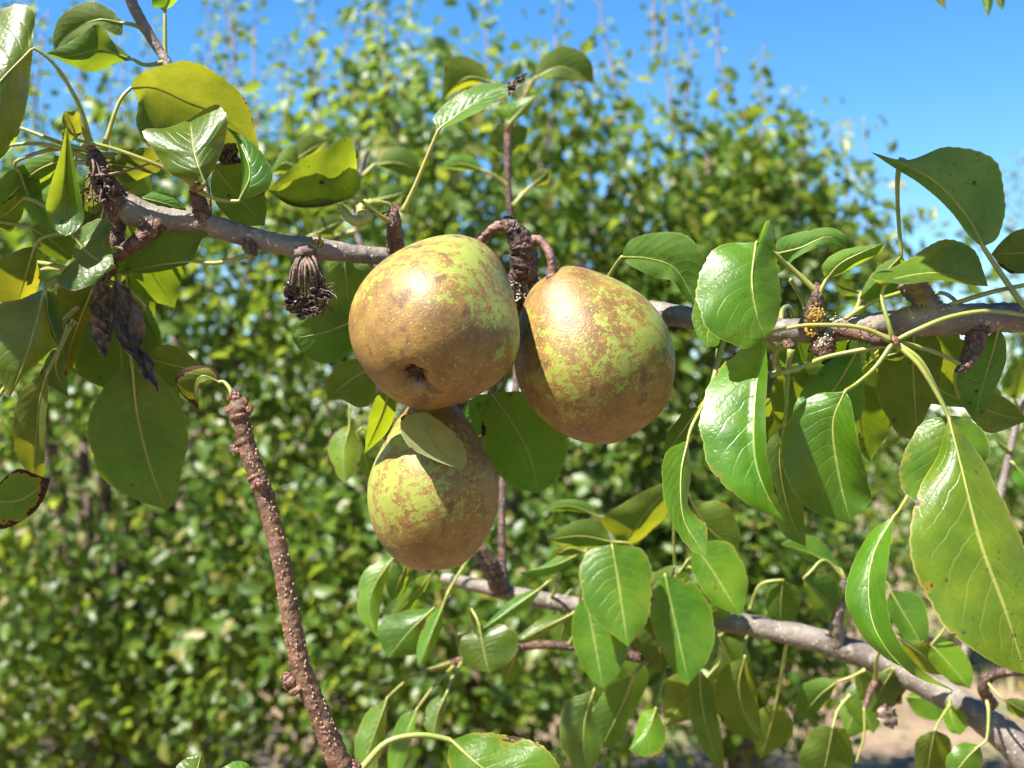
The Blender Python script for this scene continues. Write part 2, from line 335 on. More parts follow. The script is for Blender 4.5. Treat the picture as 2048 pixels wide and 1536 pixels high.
# ------------------------------------------------------------------ one leaf
def prof(u): return np.sin(np.pi * np.clip(u, 0, 1) ** .72) ** .8
def leaf(parent, D, b, t, M, L, Rr, st=None, s=(.8, .8), dd=(0, 0, 0), W=None, face=1, burn=0.0, spots=.5,
         tint=(1, 1, 1), name='leaf', wave=None, bul=None, stalk_r=4.6, label=None, mat=None, n=44, K=7, tilt=None):
    """a leaf blade between its midrib and its two margins. Points are photo pixels at depth D; W is the real half width, so that
    a half that looks narrower than it is turns away from (s>0) or towards (s<0) the viewer; dd bends the midrib in depth."""
    g = np.random.default_rng(int(abs(b[0] * 31 + b[1] * 17 + t[0] * 7 + t[1])) + 3)
    mp = spline([b] + list(M) + [t], n); u = np.linspace(0, 1, n + 1)
    md = np.interp(u, [0, .25, .5, .75, 1], [dd[0], dd[0] * .375 + dd[1] * .75 - dd[2] * .125, dd[1], -dd[0] * .125 + dd[1] * .75 + dd[2] * .375, dd[2]])
    ed = []
    for E, sg in ((L, s[0]), (Rr, s[1])):
        e = spline([b] + list(E) + [t], n); jt = sum(g.normal(0, 1) * np.sin(2 * np.pi * (k_ + 2) * u + g.uniform(0, 6.3)) / (k_ + 2) for k_ in range(7)); e = e + (e - mp) * (.035 * jt)[:, None]; a = np.linalg.norm(e - mp, axis=1)
        ed.append((e, a, sg))
    amax = max(ed[0][1].max(), ed[1][1].max())
    if W is None: W = amax * 1.12
    wave = (W * .05) if wave is None else wave
    bul = W * .10 if bul is None else bul
    if tilt is None: tilt = 0 if mat else ((.75 if face < 0 else -.35) * g.uniform(.6, 1.3))
    rows = []; cr = [(g.uniform(2, 9), g.uniform(-2.5, 2.5), g.uniform(0, 6.3), g.uniform(.3, 1)) for _ in range(8)]
    for k, (e, a, sg) in enumerate(ed):
        dz = np.sqrt(np.maximum(0, (W * prof(u)) ** 2 - a ** 2)) * sg
        dz = np.convolve(np.pad(dz, 3, 'edge'), np.ones(7) / 7, 'valid') * np.minimum(1, np.minimum(u, 1 - u) * 9)
        ph, fr = g.uniform(0, 6.3), g.uniform(1.6, 3.1)
        wv = wave * np.sin(2 * np.pi * fr * u + ph) * np.minimum(1, np.minimum(u, 1 - u) * 6)
        tooth = 1 + np.where(np.arange(n + 1) % 2 == 0, .012, -.008) * (u > .03) * (u < .97)
        for i, q in enumerate(np.linspace(0, 1, K)):
            if q == 0 and k == 1: continue
            tf = tooth if q == 1 else 1.0
            xy = mp + (e - mp) * (q * tf)[:, None] if q == 1 else mp + (e - mp) * q
            dep = md + dz * (q ** 1.25) + wv * q * q - bul * 4 * q * (1 - q) * np.sin(np.pi * u) * .5
            if mat is not None:
                sq = q if k else -q; w1 = sum(c_ * np.sin(2 * np.pi * (a_ * u + b_ * sq) + p_) for a_, b_, p_, c_ in cr); w2 = sum(c_ * np.cos(2 * np.pi * (a_ * u * .8 - b_ * sq) + p_ * 2) for a_, b_, p_, c_ in cr)
                env = np.minimum(1, u * 8); dep = dep + w1 * wave * .45 * env; xy = xy + np.stack([w2, w1 * .5], 1) * (wave * .16 * env)[:, None]
            dep = dep + tilt * (xy[:, 1] - b[1])
            rows.append((k, q, xy, dep))
    rows.sort(key=lambda r: r[1] if r[0] == 1 else -r[1])
    G = np.stack([np.stack([at(x, y, D + z) for (x, y), z in zip(xy, dep)]) for _, _, xy, dep in rows])   # (2K-1, n+1, 3)
    m = len(rows); V = G.reshape(-1, 3)
    vv = np.array([(q if k == 1 else -q) for k, q, _, _ in rows])
    UV = np.stack([np.tile(u, m), np.repeat(vv * .5 + .5, n + 1)], 1)
    f = []
    for i in range(m - 1):
        for j in range(n):
            a0 = i * (n + 1) + j; f.append((a0, a0 + 1, a0 + n + 2, a0 + n + 1))
    # which side looks at the viewer: judged on the half that shows larger
    big = slice(0, K - 1) if ed[0][1].sum() > ed[1][1].sum() else slice(K - 1, m - 1)
    A = G[:-1, :-1][big]; nn = np.cross(G[:-1, 1:][big] - A, G[1:, :-1][big] - A).reshape(-1, 3).sum(0)
    if (nn @ (_c - A.reshape(-1, 3).mean(0)) > 0) != (face > 0): f = [q[::-1] for q in f]
    if burn == 0 and mat is None: burn = float(g.choice([0, 0, .1, .16, .2]))
    origin = at(b[0], b[1], D + dd[0])
    o = mesh_obj(name, V, f, mat or M_LEAF, parent, origin, uv=UV)
    j = .17; o.color = (tint[0] * g.uniform(1 - j, 1 + j), tint[1] * g.uniform(1 - j, 1 + j), tint[2] * g.uniform(1 - j, 1 + j), 1)
    o['burn'] = float(burn); o['spots'] = float(spots)
    if label: o['label'] = label
    # stalk and midrib, one tapering strand
    mid = G[K - 1][: int(n * .93)]
    if st is None and mat is None and parent.name in WOODPTS and name == 'leaf':
        # stalk to the nearest wood of the branch it grows on
        wp = np.vstack(WOODPTS[parent.name]); b0 = origin; i_ = np.argmin(np.linalg.norm(wp - b0, axis=1)); e0 = wp[i_]
        ln_ = np.linalg.norm(e0 - b0); dirn = mid[0] - mid[min(6, len(mid) - 1)]; dirn /= np.linalg.norm(dirn) + 1e-9
        pre = np.array([e0, (e0 + b0) / 2 + dirn * ln_ * .18 + _f * ln_ * .06, b0 + dirn * ln_ * .16])
    else: pre = np.array([at(*p) for p in st]) if st else None
    sc = (D0 + D * PX) / D0 * PX
    if pre is not None:
        pa = spline(np.vstack([pre, mid[:2]]), 18); path = np.vstack([pa[:-1], mid[1:]])
        rad = np.r_[np.interp(np.linspace(0, 1, len(pa) - 1), [0, .1, .3, 1], [stalk_r * 1.9, stalk_r * 1.25, stalk_r, stalk_r * .78]), np.linspace(stalk_r * .55, .4, len(mid) - 1)] * sc
    else:
        path = mid; rad = np.linspace(stalk_r * .55, .4, len(mid)) * sc
    if mat is None:
        v, ff = tube(path, rad, 7); mesh_obj('stalk', v, ff, M_STALK, o, origin)
    return o
WOODPTS = {}
def wood(parent, name, pts, mat, sides=14, seg=None, bump=.06, seed=1, freq=3.0):
    """pts: (x, y, d, r) in pixels -> tapering wood"""
    P = np.array([np.r_[at(x, y, d), r * (D0 + d * PX) / D0 * PX] for x, y, d, r in pts])
    ln = sum(np.linalg.norm(np.diff(P[:, :3], axis=0), axis=1)); seg = seg or int(max(10, min(260, ln / PX / 5)))
    q = spline(P, seg); v, f = tube(q[:, :3], q[:, 3], sides, True, bump, seed, freq)
    WOODPTS.setdefault(parent.name, []).append(q[:, :3])
    return mesh_obj(name, v, f, mat, parent, at(*pts[0][:3]))
def bud(parent, x, y, d, r, up=(0, -1), ln=2.0, mat=None, name='bud', seed=0):
    """a pointed bud built of overlapping scales"""
    up = np.array(up, float); up /= np.linalg.norm(up); parts = []
    a = at(x, y, d); tip = at(x + up[0] * r * ln, y + up[1] * r * ln, d - r * .3)
    ax = tip - a; L = np.linalg.norm(ax); ax /= L; e1 = np.cross(ax, (0.2, 1, 0.1)); e1 /= np.linalg.norm(e1); e2 = np.cross(ax, e1); rr = r * PX
    g = np.random.default_rng(seed + int(x))
    t = np.linspace(0, 1, 9); path = a + ax * (t * L)[:, None]; parts.append(tube(path, rr * np.r_[.8, .95, 1, .95, .85, .68, .48, .26, .05], 8, True, .08, seed))
    for k in range(9):
        th = k * 2.4 + g.uniform(-.2, .2); h = .02 + .075 * k; w_ = rr * (.62 - .03 * k)
        o_ = e1 * math.cos(th) + e2 * math.sin(th); s_ = np.cross(ax, o_)
        c0 = a + ax * L * h; R0 = rr * (1.12 - .07 * k)
        pv = [c0 + o_ * R0 - s_ * w_, c0 + o_ * R0 + s_ * w_, c0 + ax * L * .3 + o_ * R0 * 1.05 + s_ * w_ * .8, c0 + ax * L * .3 + o_ * R0 * 1.05 - s_ * w_ * .8, c0 + ax * L * .48 + o_ * R0 * .72]
        pv += [p - o_ * rr * .25 for p in pv]
        parts.append((np.array(pv), [(0, 1, 2, 3), (3, 2, 4), (6, 5, 8, 7), (7, 8, 9), (0, 5, 6, 1), (1, 6, 7, 2), (2, 7, 9, 4), (4, 9, 8, 3), (3, 8, 5, 0)]))
    v, f = join(parts); return mesh_obj(name, v, f, mat or M_BUD, parent, a, smooth=False)
def crust(parent, name, spots, mat, seed=0):
    """a patch of crusty lichen: many little lumps, spots = (x, y, d, spread, count, size)"""
    g = np.random.default_rng(seed)
    for x, y, d, sp, cnt, sz in spots:
        parts = []
        for k in range(int(cnt * 3)):
            p = at(x + g.normal(0, sp), y + g.normal(0, sp), d + g.uniform(-3, 6))
            parts.append(blob(p, sz * .5 * PX * g.uniform(.4, 1.5), (1.3, .35, 1.2), .3, int(g.integers(1e6)), 4, 6))
        v, f = join(parts); structure(mesh_obj(name, v, f, mat, parent), 'stuff')


# ================================================================== THE SETTING
xs = np.r_[-400, -120, -40, np.linspace(-14, 14, 57), 40, 120, 400]; ys = np.r_[-60, -10, np.linspace(0, 22, 45), 45, 120, 400, 1500]
gx, gy = np.meshgrid(xs, ys); gz = .03 * np.sin(gx * 2.3 + 1) * np.sin(gy * 1.7) + .02 * np.sin(gx * 5.1) * np.cos(gy * 4.3 + 2)
gz *= (np.abs(gx) < 14) * (gy < 22) * (gy > 0)
nx_ = len(xs); gv = np.stack([gx, gy, gz], -1).reshape(-1, 3)
gf = [(j * nx_ + i, j * nx_ + i + 1, (j + 1) * nx_ + i + 1, (j + 1) * nx_ + i) for j in range(len(ys) - 1) for i in range(nx_ - 1)]
structure(mesh_obj('ground', gv, gf, M_GROUND, None, np.zeros(3)))

def blades(n, x0, x1, y0, y1, h0, h1, clump, g):
    c = np.stack([g.uniform(x0, x1, n // clump), g.uniform(y0, y1, n // clump)], 1); c = np.repeat(c, clump, 0); n = len(c)
    p = np.zeros((n, 3)); p[:, :2] = c + g.normal(0, .05, (n, 2)); h = g.uniform(h0, h1, n); th = g.uniform(0, 6.3, n)
    d = np.stack([np.cos(th), np.sin(th), 0 * th], 1); s = np.stack([-np.sin(th), np.cos(th), 0 * th], 1) * .006
    lean = g.uniform(.1, .7, n)[:, None]; up = np.array((0, 0, 1.))
    a = p - s; b = p + s; m = p + up * (h * .6)[:, None] + d * h[:, None] * lean * .35; t = p + up * (h * .9)[:, None] + d * h[:, None] * lean
    V = np.stack([a, b, m + s * .7, m - s * .7, t], 1).reshape(-1, 3); k = np.arange(n) * 5
    return V, [tuple(q) for q in np.stack([k, k + 1, k + 2, k + 3], 1)] + [tuple(q) for q in np.stack([k + 3, k + 2, k + 4], 1)]
g0 = np.random.default_rng(3)
v, f = blades(9000, -5, 7, 3.2, 14, .05, .20, 30, g0)
o = structure(mesh_obj('dry_grass', v, f, M_GRASS, None, np.zeros(3)), 'stuff'); o['label'] = 'tufts of dry grass on the orchard floor'; o['category'] = 'grass'
parts = []
for k in range(220):
    x, y = g0.uniform(.6, 4.6), g0.uniform(4.2, 9); h = g0.uniform(.06, .16)
    a = np.linspace(0, 2 * np.pi, 6)[:-1] + g0.uniform(0, 6); rr = g0.uniform(.010, .018)
    vv = np.vstack([[(x, y, h)], np.stack([x + rr * np.cos(a), y + rr * np.sin(a), h + .006 + 0 * a], 1), [(x, y, h - .012)]])
    parts.append((vv, [(0, i + 1, (i + 1) % 5 + 1) for i in range(5)] + [(6, (i + 1) % 5 + 1, i + 1) for i in range(5)]))
v, f = join(parts); o = structure(mesh_obj('weed_flowers', v, f, M_FLOWER, None, np.zeros(3)), 'stuff')
o['label'] = 'tiny yellow weed flowers scattered over the soil'; o['category'] = 'flowers'

TV = np.array([(0, 0, 0), (.34, 0, -.02), (.70, 0, -.05), (1, 0, -.16), (.16, .20, .05), (.45, .31, .10), (.78, .19, .03), (.16, -.20, .05), (.45, -.31, .10), (.78, -.19, .03)])
TF = np.array([(0, 1, 4), (1, 5, 4), (1, 2, 5), (2, 6, 5), (2, 3, 6), (0, 7, 1), (1, 7, 8), (1, 8, 2), (2, 8, 9), (2, 9, 3)])
def leaf_frames(n, g, out=None, droop=.55):
    """random leaf axes: tips hang outwards and down, blades face up and out"""
    a = g.normal(0, 1, (n, 3)); a[:, 2] = a[:, 2] * .5 - droop * 1.4
    if out is not None: a[:, :2] += out[:, :2] * .6
    a /= np.linalg.norm(a, axis=1)[:, None]
    z = g.normal(0, .55, (n, 3)); z[:, 2] += .75
    if out is not None: z[:, :2] += out[:, :2] * .9
    y = np.cross(z, a); y /= np.linalg.norm(y, axis=1)[:, None] + 1e-9; z = np.cross(a, y)
    return a, y, z
def leaf_mass(name, p, a, y, z, size, parent, g, mat=None, origin=None):
    n = len(p); V = (p[:, None] + size[:, None, None] * (TV[None, :, 0:1] * a[:, None] + TV[None, :, 1:2] * y[:, None] + TV[None, :, 2:3] * z[:, None])).reshape(-1, 3)
    Fc = (TF[None] + (np.arange(n) * len(TV))[:, None, None]).reshape(-1, 3)
    if origin is None: origin = p.mean(0)
    me = bpy.data.meshes.new(name); me.vertices.add(len(V)); me.vertices.foreach_set('co', (V - origin).astype(np.float32).ravel())
    me.loops.add(Fc.size); me.loops.foreach_set('vertex_index', Fc.ravel().astype(np.int32))
    me.polygons.add(len(Fc)); me.polygons.foreach_set('loop_start', np.arange(0, Fc.size, 3, dtype=np.int32))
    at_ = me.attributes.new('tone', 'FLOAT', 'POINT'); at_.data.foreach_set('value', np.repeat(g.random(n), len(TV)).astype(np.float32))
    me.update(calc_edges=True); me.polygons.foreach_set('use_smooth', [True] * len(Fc)); me.materials.append(mat or M_FAR)
    return place(bpy.data.objects.new(name, me), parent, origin)
FAR_LEAF = bpy.data.meshes.new('leaf'); FAR_LEAF.from_pydata(TV.tolist(), [], TF.tolist())
FAR_LEAF.polygons.foreach_set('use_smooth', [True] * len(TF)); FAR_LEAF.materials.append(M_FAR)
FAR_LEAF.attributes.new('tone', 'FLOAT', 'POINT').data.foreach_set('value', [.5] * len(TV))

def tree(label, X, Y, top, rx, ry, clumps, per, seed, shoots=(), size=.062, bottom=.3, singles=0, group='pear trees of the orchard', taper=.25):
    g = np.random.default_rng(seed); t = empty('pear_tree', (X, Y, 0), label, 'tree', group)
    # trunk and limbs
    h0 = .75; P = np.array([(X, Y, -.05), (X + .02, Y, .3), (X - .02, Y + .02, h0)])
    q = spline(P, 14); v, f = tube(q, np.linspace(.075, .055, 15) * (1 + .35 * np.exp(-np.arange(15) / 2.)), 12, True, .07, seed); mesh_obj('trunk', v, f, M_FTRUNK, t, (X, Y, 0))
    # crown: clumps spread through an uneven volume
    d = g.normal(0, 1, (clumps, 3)); d /= np.linalg.norm(d, axis=1)[:, None]
    rr = g.uniform(.1, 1, clumps) ** .5; lob = 1 + .16 * np.sin(3 * np.arctan2(d[:, 1], d[:, 0]) + seed) + .12 * np.sin(5 * d[:, 2] + seed * 2.1)
    zc, zr = (top + bottom) / 2, (top - bottom) / 2
    zz = np.sign(d[:, 2]) * np.abs(d[:, 2]) ** .6 * rr ** .6; wid = 1 - taper * np.clip(zz, -1, 1) ** 2 + .1 * (zz < 0)
    cen = np.stack([X + rx * d[:, 0] * rr * lob * wid * 1.15, Y + ry * d[:, 1] * rr * lob * wid * 1.15, zc + zr * zz], 1)
    for k in range(9):
        e = cen[g.integers(clumps)] if k > 5 else np.array((X + rx * .6 * math.cos(k * 1.05), Y + ry * .6 * math.sin(k * 1.05), top - .25 * g.random()))
        s = P[-1] - (0, 0, g.uniform(0, .2)); m = s * .5 + e * .5 + (0, 0, .12) + g.normal(0, .05, 3)
        q = spline(np.array([s, m, e]), 16); v, f = tube(q, np.linspace(.032, .008, 17), 7, True, .08, k + seed); mesh_obj('limb', v, f, M_FTRUNK, t, s)
    pts = np.repeat(cen, per, 0); n = len(pts); pts = pts + g.normal(0, 1, (n, 3)) * (.10, .10, .11)
    out = pts - (X, Y, 0); out[:, 2] = 0; out /= np.linalg.norm(out, axis=1)[:, None] + .2
    a, y, z = leaf_frames(n, g, out); sz = size * g.uniform(.5, 1.35, n)
    # upright one-year shoots with sparse leaves
    sp, sa, sy, sz2, ss = [], [], [], [], []
    for (dx, dy, z0, ln, lean) in shoots:
        b = np.array((X + dx, Y + dy, z0)); e = b + (lean * ln, .04 * ln, ln); m = (b + e) / 2 + g.normal(0, .02, 3)
        q = spline(np.array([b, m, e]), 18); v, f = tube(q, np.linspace(.0042, .0018, 19), 6, True, .05, int(dx * 99) & 255); mesh_obj('shoot', v, f, M_FTWIG, t, b)
        k = int(ln * 80); idx = g.random(k) ** .8 * 18; qq = np.stack([np.interp(idx, np.arange(19), q[:, c]) for c in range(3)], 1)
        fa, fy, fz = leaf_frames(k, g, None, .1); sp.append(qq + fa * .025); sa.append(fa); sy.append(fy); sz2.append(fz); ss.append(size * .72 * g.uniform(.6, 1.15, k))
    if sp:
        pts = np.vstack([pts] + sp); a = np.vstack([a] + sa); y = np.vstack([y] + sy); z = np.vstack([z] + sz2); sz = np.r_[sz, np.concatenate(ss)]
    keep = np.ones(len(pts), bool); keep &= pts[:, 2] > .05
    if singles:
        dep = (pts - _c) @ _f; px = 1024 + pts[:, 0] / dep * F; py = 768 - ((pts - _c) @ _u) / dep * F
        inside = (px > 10) & (px < 2038) & (py > 10) & (py < 1526) & keep; order = np.argsort(np.where(inside, dep - sz * 3, 99))[:singles]
        for i in order:
            if not inside[i]: continue
            o = bpy.data.objects.new('leaf', FAR_LEAF); place(o, t, pts[i])
            mt = Matrix((a[i], y[i], z[i])).transposed(); o.rotation_mode = 'QUATERNION'; o.rotation_quaternion = mt.to_quaternion(); o.scale = (sz[i],) * 3
        keep[order] = False
    o = leaf_mass('foliage', pts[keep], a[keep], y[keep], z[keep], sz[keep], t, g); o['kind'] = 'stuff'
    return t
def rows_of_shoots(g, n, x0, x1, z0, z1, l0, l1, dy=.35):
    return [(g.uniform(x0, x1), g.uniform(-dy, dy), g.uniform(z0, z1), g.uniform(l0, l1), g.uniform(-.06, .08)) for _ in range(n)]
gs = np.random.default_rng(21)
tree('broad pear tree filling the lower left behind the dangling withered leaf', -1.42, 4.3, 2.60, .98, .85, 330, 50, 1,
     rows_of_shoots(gs, 20, -.6, .9, 2.2, 2.6, .35, .9), singles=300, bottom=.38, size=.053)
tree('tall pear tree with upright shoots directly behind the hanging fruit', -.12, 4.15, 2.80, .92, .8, 350, 50, 2,
     rows_of_shoots(gs, 17, -.85, .8, 2.4, 2.8, .3, .7), singles=300, bottom=.32, size=.053)
tree('pear tree with lower rounded crown ending against the open blue sky', .78, 4.25, 2.52, .52, .6, 250, 48, 3,
     [(-.5, 0, 2.2, .62, .02), (-.36, .1, 2.2, .5, -.03), (-.2, -.1, 2.2, .62, .02), (-.05, 0, 2.25, .55, .02), (.06, -.2, 2.2, .62, .0), (.2, .1, 2.15, .62, .02), (.32, 0, 2.1, .5, .05), (.46, .1, 2.0, .66, .03), (-.4, -.2, 2.2, .55, 0.)], singles=300, bottom=.6, size=.052)
tree('pear tree at the far left edge, mostly out of view', -3.1, 4.8, 2.7, .95, .9, 220, 24, 4, rows_of_shoots(gs, 5, .2, .9, 2.4, 2.6, .4, .8), bottom=.4)
tree('distant pale pear tree beside the right edge under thin shoots', 4.45, 9.9, 2.85, .75, .9, 240, 22, 5,
     rows_of_shoots(gs, 11, -.6, .5, 2.5, 2.8, .6, 1.3), size=.075, singles=120)
for i, (X, Y, lab) in enumerate([(-5.6, 9.6, 'leftmost second-row pear tree, glimpsed through gaps between nearer crowns'), (-3.3, 9.8, 'second-row pear tree glimpsed behind the broad lower-left tree'),
                                 (-1.2, 9.5, 'second-row pear tree glimpsed behind the three pears'), (.9, 9.9, 'second-row pear tree glimpsed behind the crown ending at the sky')]):
    tree(lab, X, Y, 2.9, 1.15, 1.0, 230, 20, 30 + i, size=.085)
tree('low bushy pear tree with branches to the ground, seen beneath the right-hand leaves', 2.95, 8.2, 1.5, .8, .7, 120, 34, 50, size=.07, bottom=.45, singles=100)
tree('sapling-sized bushy pear tree further back at the right edge', 4.9, 7.9, 1.75, .9, .7, 120, 30, 51, size=.07, bottom=.15)
# far hedge line of the orchard, one mass
n = 9000; gp = np.random.default_rng(9); p = np.stack([gp.uniform(-34, 34, n), gp.uniform(40, 44, n), gp.random(n) ** .8 * 3.3], 1)
p[:, 2] *= .8 + .2 * np.sin(p[:, 0] * 1.1) * np.sin(p[:, 0] * .37 + 1); a, y, z = leaf_frames(n, gp)
o = leaf_mass('distant_trees', p, a, y, z, gp.uniform(.2, .45, n), None, gp); o['kind'] = 'stuff'; o['label'] = 'low far-off line of orchard trees at the horizon'; o['category'] = 'trees'

# ================================================================== THE PEARS
def pear(label, c, ax, H, Rr, k, e, bend, seed, green, stem, stem_r, calyx_depth=46, lump=.012):
    cx, cy, cd = c; ax = np.array(ax, float); ax /= np.linalg.norm(ax)
    u = np.cross(ax, (0, 0, 1.)); u /= np.linalg.norm(u); v = np.cross(ax, u); g = np.random.default_rng(seed)
    nt, ns = 84, 64; th = np.linspace(0, 2 * np.pi, nt, endpoint=False); ph = np.linspace(-np.pi / 2, np.pi / 2, ns + 1)
    S = np.sin(ph); r = Rr * np.cos(ph) * (1 - k * (.5 + .5 * np.tanh((S - e) * 2.5)))
    dip = calyx_depth * np.exp(-(r / 25) ** 2) * (S < 0) - 16 * np.exp(-(r / 26) ** 2) * (S > 0)
    L = np.zeros((ns + 1, nt))
    for q in range(7):
        m, b = g.integers(1, 5), g.integers(1, 4)
        L += g.normal(0, 1) * np.sin(m * th[None] + g.uniform(0, 6.3)) * np.sin(b * (ph[:, None] + np.pi / 2) + g.uniform(0, 1)) * np.cos(ph)[:, None]
    L = 1 + lump * L
    ring = np.cos(th)[None, :, None] * u + np.sin(th)[None, :, None] * v
    pk = 1 + .16 * np.cos(5 * th + 1)[None] * (S < 0)[:, None]
    P = (S[:, None] * H + dip[:, None] * pk)[..., None] * ax + (r[:, None] * L)[..., None] * ring
    bd = np.clip(S, 0, 1)[:, None, None] ** 2 * np.array((bend[0], bend[1], 0)); P = P + bd + np.array((cx, cy, cd))
    V = np.array([at(*q) for q in P.reshape(-1, 3)]); f = []
    for i in range(ns):
        for j in range(nt):
            q = (j + 1) % nt; f.append((i * nt + j, i * nt + q, (i + 1) * nt + q, (i + 1) * nt + j))
    cen = at(cx, cy, cd); wa = Vector((ax[0], ax[2], -ax[1])).normalized()
    root = empty('pear', cen, label, 'pear', 'pears hanging from the branch')
    mat = pear_material('pear_skin', seed * 1.31, tuple(wa), 0, H * PX, green)
    me = mesh_obj('fruit_body', V, f, mat, root, cen)
    # make faces look outwards
    fl = me.data.polygons[ns // 2 * nt]; 
    if fl.normal.dot(fl.center) < 0: me.data.flip_normals()
    # dried calyx in its basin
    parts = []; base = np.array((cx, cy, cd)) - ax * (H - calyx_depth - 3)
    for q in range(6):
        t_ = q * 1.05 + g.uniform(-.2, .2); o_ = np.cos(t_) * u + np.sin(t_) * v
        pp = [base + o_ * 5, base + o_ * 10 - ax * 10, base + o_ * (14 + g.uniform(-3, 4)) - ax * (22 + g.uniform(-3, 5)), base + o_ * 19 - ax * (38 + g.uniform(-6, 5))]
        parts.append(tube(spline(np.array([at(*w_) for w_ in pp]), 8), np.r_[3, 4, 5, 5, 4.5, 4, 3, 2, .8] * PX, 6, True, .25, q + seed))
    parts.append(blob(at(*(base - ax * 2)), 13 * PX, (1, 1, 1), .2, seed))
    vv, ff = join(parts); mesh_obj('calyx', vv, ff, M_CALYX, root, at(*base))
    # stem
    top = np.array((cx, cy, cd)) + ax * (H - 18) + np.array((bend[0], bend[1], 0))
    q = spline(np.array([at(*top)] + [at(*w_) for w_ in stem]), 40); rad = np.interp(np.linspace(0, 1, 41), [0, .25, .8, 1], [stem_r * 1.15, stem_r * .9, stem_r, stem_r * 1.4]) * PX
    vv, ff = tube(q, rad, 12, True, .14, seed, 4); mesh_obj('stem', vv, ff, M_STEM, root, at(*top))
    return root
pear('large russet pear with dark calyx facing the viewer, leftmost of the upper pair', (871, 640, -60), (.25, -.66, .71), 183, 178, .13, -.1, (20, -8), 3,
     (.42, -.72, .30), [(948, 495, 80), (972, 469, 80), (996, 452, 70), (1016, 450, 66)], 11)
pear('russet and green pear with sloping shoulder, rightmost of the three', (1180, 712, 60), (-.55, -.82, -.12), 184, 161, .27, .62, (14, -16), 8,
     (.70, -.55, .10), [(1104, 528, 40), (1094, 496, 48), (1076, 480, 60), (1056, 486, 68)], 10, lump=.014)
pear('lower pear partly covered by a pale leaf, hanging beneath the other two', (864, 968, 112), (-.02, -.98, -.12), 180, 136, .30, .34, (4, 0), 14,
     (-1.3, -.5, .1), [(880, 770, 150), (950, 690, 200), (1020, 620, 180), (1044, 580, 160)], 11)

# ================================================================== THE FRUITING BRANCH
BR = empty('pear_branch', at(620, 494, 40), 'sharp fruiting branch crossing the picture above and behind the pears', 'branch')
wood(BR, 'bough', [(205, 372, 40, 20), (228, 398, 38, 27), (262, 420, 36, 30), (300, 434, 36, 27), (350, 442, 38, 24), (420, 452, 40, 23), (500, 474, 45, 21), (570, 490, 50, 20), (630, 497, 54, 23),
      (655, 500, 60, 21), (720, 509, 78, 18), (790, 516, 100, 18), (900, 545, 135, 18), (1040, 588, 165, 20), (1180, 608, 215, 21), (1310, 624, 190, 22), (1400, 640, 140, 22),
      (1500, 656, 95, 23), (1600, 662, 62, 25), (1680, 658, 50, 24), (1760, 650, 45, 25), (1850, 640, 42, 33), (1930, 638, 40, 31), (2048, 634, 40, 30), (2300, 628, 40, 31), (2700, 600, 120, 34), (3200, 640, 300, 40)], M_BARK, 20, 560, .045, 4, 28)
# knobbly fruiting spurs
wood(BR, 'spur', [(262, 422, 36, 26), (236, 404, 34, 29), (212, 372, 36, 25), (200, 340, 40, 19), (190, 312, 42, 15), (183, 298, 42, 9)], M_SPUR, 16, 70, .12, 5, 7)
wood(BR, 'spur', [(318, 448, 30, 20), (300, 462, 22, 20), (276, 482, 16, 17), (252, 500, 12, 15), (232, 515, 14, 13)], M_SPUR, 14, 40, .10, 6, 8)
wood(BR, 'spur', [(240, 415, 44, 26), (232, 450, 46, 20), (228, 490, 44, 18), (216, 535, 40, 17), (206, 560, 38, 10)], M_SPUR, 14, 50, .12, 7, 9)
wood(BR, 'spur', [(408, 452, 34, 20), (404, 425, 28, 17), (398, 402, 20, 16), (394, 384, 16, 14)], M_SPUR, 14, 30, .10, 8, 6)
wood(BR, 'spur', [(496, 478, 40, 16), (500, 496, 30, 14), (507, 510, 24, 10)], M_SPUR, 12, 16, .12, 9, 5)
wood(BR, 'spur', [(792, 512, 92, 19), (790, 480, 70, 17), (788, 455, 50, 15), (787, 438, 44, 16), (788, 425, 42, 11)], M_SPUR, 14, 36, .09, 10, 7)
wood(BR, 'spur', [(1046, 604, 150, 26), (1046, 570, 118, 27), (1048, 535, 92, 27), (1046, 500, 76, 26), (1034, 470, 66, 22), (1018, 450, 62, 16), (1004, 440, 62, 11)], M_SPUR, 20, 60, .17, 11, 2.2)
wood(BR, 'spur', [(1632, 656, 48, 24), (1630, 632, 34, 22), (1632, 606, 24, 16), (1634, 588, 20, 12), (1634, 576, 20, 8)], M_SPUR, 14, 36, .10, 12, 8)
wood(BR, 'spur', [(1868, 632, 42, 30), (1848, 600, 46, 26), (1826, 574, 50, 25), (1806, 560, 52, 20)], M_BARK, 16, 34, .13, 13, 9)
wood(BR, 'spur', [(1646, 676, 48, 24), (1648, 700, 36, 22), (1652, 714, 30, 13)], M_SPUR, 14, 20, .15, 14, 5)
wood(BR, 'spur', [(1676, 656, 30, 16), (1714, 666, 4, 15), (1748, 676, -22, 14), (1784, 683, -44, 12)], M_SPUR, 14, 30, .13, 15, 8)
wood(BR, 'spur', [(1956, 652, 36, 24), (1950, 688, 20, 20), (1938, 716, 8, 17), (1926, 736, 0, 12)], M_SPUR, 14, 30, .12, 16, 8)
wood(BR, 'spur', [(1575, 684, 60, 14), (1582, 698, 50, 8)], M_SPUR, 10, 8, .2, 17, 3)
bud(BR, 395, 386, 14, 13, (-.1, -1), 1.6); bud(BR, 788, 428, 40, 9, (.1, -1), 2.4); bud(BR, 1634, 580, 18, 7, (0, -1), 2.2); bud(BR, 1788, 684, -56, 12, (.3, -.2), .9, seed=3)
